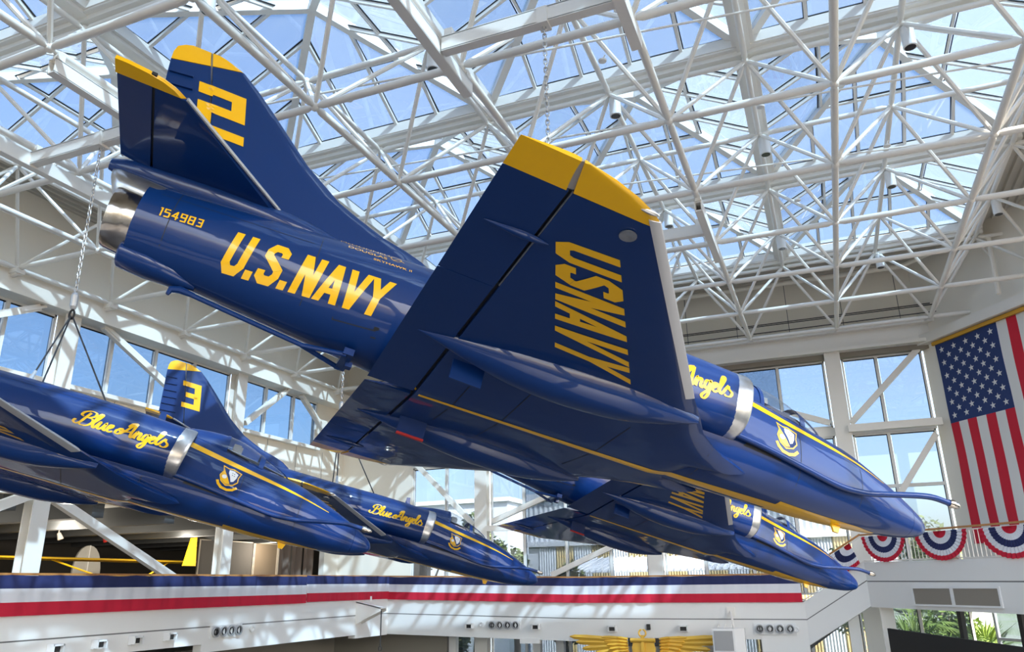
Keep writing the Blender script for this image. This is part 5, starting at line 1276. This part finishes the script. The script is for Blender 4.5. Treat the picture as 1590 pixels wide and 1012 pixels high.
# ================================================================== outdoors
def tree(x, y, h, r_, lab, seed, m='leaf', n=2600, zb=GZ, trunk=.3):
    rnd = random.Random(seed); t = empty('tree', (x, y, zb), lab, 'tree', 'trees outside the windows')
    tr = MB(); tr.tube([(x, y, zb), (x + .2, y, zb + h * .3), (x - .1, y + .1, zb + h * .55)], [trunk, trunk * .7, trunk * .4], 8)
    blobs = []
    for k in range(9):
        a = rnd.uniform(0, 2 * PI); q = rnd.uniform(.1, .75) * r_; bz = zb + h * rnd.uniform(.45, .9); blobs.append((x + q * math.cos(a), y + q * math.sin(a), bz, r_ * rnd.uniform(.35, .6)))
        tr.tube([(x, y, zb + h * .4), blobs[-1][:3]], [trunk * .35, .03], 5)
    tr.build('trunk', M['bark'], t, 60)
    lf = MB()
    for k in range(n):
        b = blobs[k % 9]; d = Vector((rnd.gauss(0, 1), rnd.gauss(0, 1), rnd.gauss(0, .8))).normalized() * b[3] * rnd.uniform(.55, 1.05); c = Vector(b[:3]) + d
        u = Vector((rnd.uniform(-1, 1), rnd.uniform(-1, 1), rnd.uniform(-.6, .6))).normalized(); v = u.cross(Vector((rnd.uniform(-1, 1), rnd.uniform(-1, 1), 1))).normalized(); s_ = rnd.uniform(.12, .26)
        lf.add([c - u * s_, c + v * s_ * .5, c + u * s_, c - v * s_ * .5], [(0, 1, 2, 3)])
    tag(lf.build('foliage', M[m], t, fix=False), kind='stuff')
for a in ((-28.2, 53, 12.2, 2.6, 'bushy tree outside the far window, left of the wide column', 11), (-22.8, 50, 12.6, 2.1, 'tall tree outside, just right of the wide column', 12), (-18.8, 47, 9.2, 1.8, 'low tree outside in front of the pale building', 13),
          (-15.0, 45, 7.6, 1.6, 'small tree outside beside the tan panels', 14), (-40, 60, 13, 5, 'broad tree far outside at left', 15), (5.3, 55, 9.8, 2.3, 'tree top outside the lower right window', 16), (1.6, 57, 8.4, 2.2, 'rounded tree outside behind the foreground nose', 17), (-20.3, 40.5, 5.6, 1.8, 'tree with a pale trunk outside under the far balcony', 18)):
    tree(*a)
def palm(p, h, lab, seed):
    rnd = random.Random(seed); P = Vector(p); t = empty('palm', p, lab, 'palm', 'palms outside the right windows')
    MB().tube([P, P + Vector((.1, 0, h))], [.22, .16], 8).build('trunk', M['bark'], t, 60); top = P + Vector((.1, 0, h))
    for k in range(26):
        a = rnd.uniform(0, 2 * PI); e = rnd.uniform(-.3, 1.2); d = Vector((math.cos(a) * math.cos(e), math.sin(a) * math.cos(e), math.sin(e))); sd = d.cross(Vector((0, 0, 1))).normalized(); ln = rnd.uniform(.9, 1.5); c = top + d * ln * .6; m = MB()
        for q in range(15):
            w = (q - 7) / 7 * 1.25; dd = (d * math.cos(w) + sd * math.sin(w)); tip = c + dd * ln * (1 - .25 * abs(w)) + Vector((0, 0, -.15 * ln)); pp = dd.cross(Vector((0, 0, 1))).normalized() * .045
            m.add([c, c + dd * ln * .4 + pp, tip, c + dd * ln * .4 - pp], [(0, 1, 2, 3)])
        m.add([top, top + sd * .02, c + sd * .02, c], [(0, 1, 2, 3)]); m.build('frond', M['palm'], t, fix=False)
fo_ = F0 + FD * 1.2 - FN * 3.5
palm((2.4, 38.6, GZ), 3.4, 'fan palm outside under the right balcony, left', 21); palm((5.2, 40.2, GZ), 3.0, 'fan palm outside behind the black screen edge', 22); palm((8.2, 38.0, GZ), 3.7, 'fan palm outside, right of the others', 23); palm((3.0, 42.0, GZ), 4.4, 'taller fan palm outside, farther back', 24)
for x, y, r_, lab, sd_ in ((4.6, 46.0, 2.3, 'green hedge bush outside behind the fan palms', 31), (10.0, 42.5, 2.2, 'green bush outside at the right', 32)): tree(x, y, 5.2, r_, lab, sd_, 'palm', 1800)
bd = empty('pale_building', (-9, 62, GZ), 'pale corrugated building with tan panels outside the far windows', 'building')
MB().box(-23.5, 3.0, 62.2, 75, GZ, 6.9).build('hall_block', M['bwhite'], bd)
MB().box(-23.7, 3.2, 61.8, 62.2, 6.6, 7.15).build('parapet', M['bwhite'], bd)
for k in range(17):
    x0 = -22.6 + 1.5 * k; tanp = k % 2 == 1
    pp = MB(); nr = 7
    pp.rings([[(x0 + 1.46 * i / (2 * nr), 62.2 - (.10 if i % 2 else .03), GZ), (x0 + 1.46 * i / (2 * nr), 62.2 - (.10 if i % 2 else .03), 2.9 if tanp or True else 6.5)] for i in range(2 * nr + 1)], caps=False, closed=False)
    pp.build('wall_panel', M['byellow'] if tanp else M['bwhite'], bd, fix=False)
up_ = MB(); up_.rings([[(-23.5 + .22 * i, 62.2 - (.10 if i % 2 else .02), 3.3), (-23.5 + .22 * i, 62.2 - (.10 if i % 2 else .02), 6.6)] for i in range(120)], caps=False, closed=False); up_.build('upper_cladding', M['bwhite'], bd, fix=False)
MB().box(-23.5, 3, 61.9, 62.3, 2.9, 3.3).build('string_course', M['fascia'], bd)
cnp = empty('walkway_canopy', (-9, 52, GZ), 'white ribbed canopy roof outside just above the far drape', 'canopy')
rf = MB(); 
for i in range(48):
    x = -17 + .42 * i; rf.bar((x, 50.5, .75), (x + .4, 55.5, 1.75), .05, .09)
rf.build('ribs', M['fascia'], cnp); MB().add([(-17, 50.5, .68), (3.2, 50.5, .68), (3.6, 55.5, 1.68), (-16.6, 55.5, 1.68), (-17, 50.5, .62), (3.2, 50.5, .62), (3.6, 55.5, 1.62), (-16.6, 55.5, 1.62)], [(0, 1, 2, 3), (7, 6, 5, 4), (0, 4, 5, 1), (1, 5, 6, 2), (2, 6, 7, 3), (3, 7, 4, 0)]).build('roof_sheet', M['bwhite'], cnp)
for x in (-16, -10, -4, 2): MB().bar((x, 51, GZ), (x, 51, .7), .15, .15, (0, 1, 0)).build('canopy_post', M['frame'], cnp)
wb_ = empty('white_house', (-34, 70, GZ), 'white flat roofed house outside beyond the trees', 'building')
MB().box(-44, -28.5, 70, 80, GZ, 7.6).build('walls', M['bwhite'], wb_); MB().box(-44.3, -28.2, 69.7, 80.3, 7.6, 8.0).build('roof_edge', M['fascia'], wb_)
for k in range(4): MB().box(-42.5 + 3 * k, -41 + 3 * k, 69.94, 70.02, 3.5, 5.5).build('house_window', M['lens'], wb_)

for y in (17, 24, 31, 38):  # fill lights added to brighten the gallery, apart from its track lamps
    ld_ = D.lights.new('gallery_fill_light', 'POINT'); ld_.energy = 420; ld_.color = (1, .9, .75); ld_.shadow_soft_size = .3
    lo_ = D.objects.new('gallery_fill_light', ld_); COL.objects.link(lo_); lo_.location = (-30, y, 2.3 + CZ)
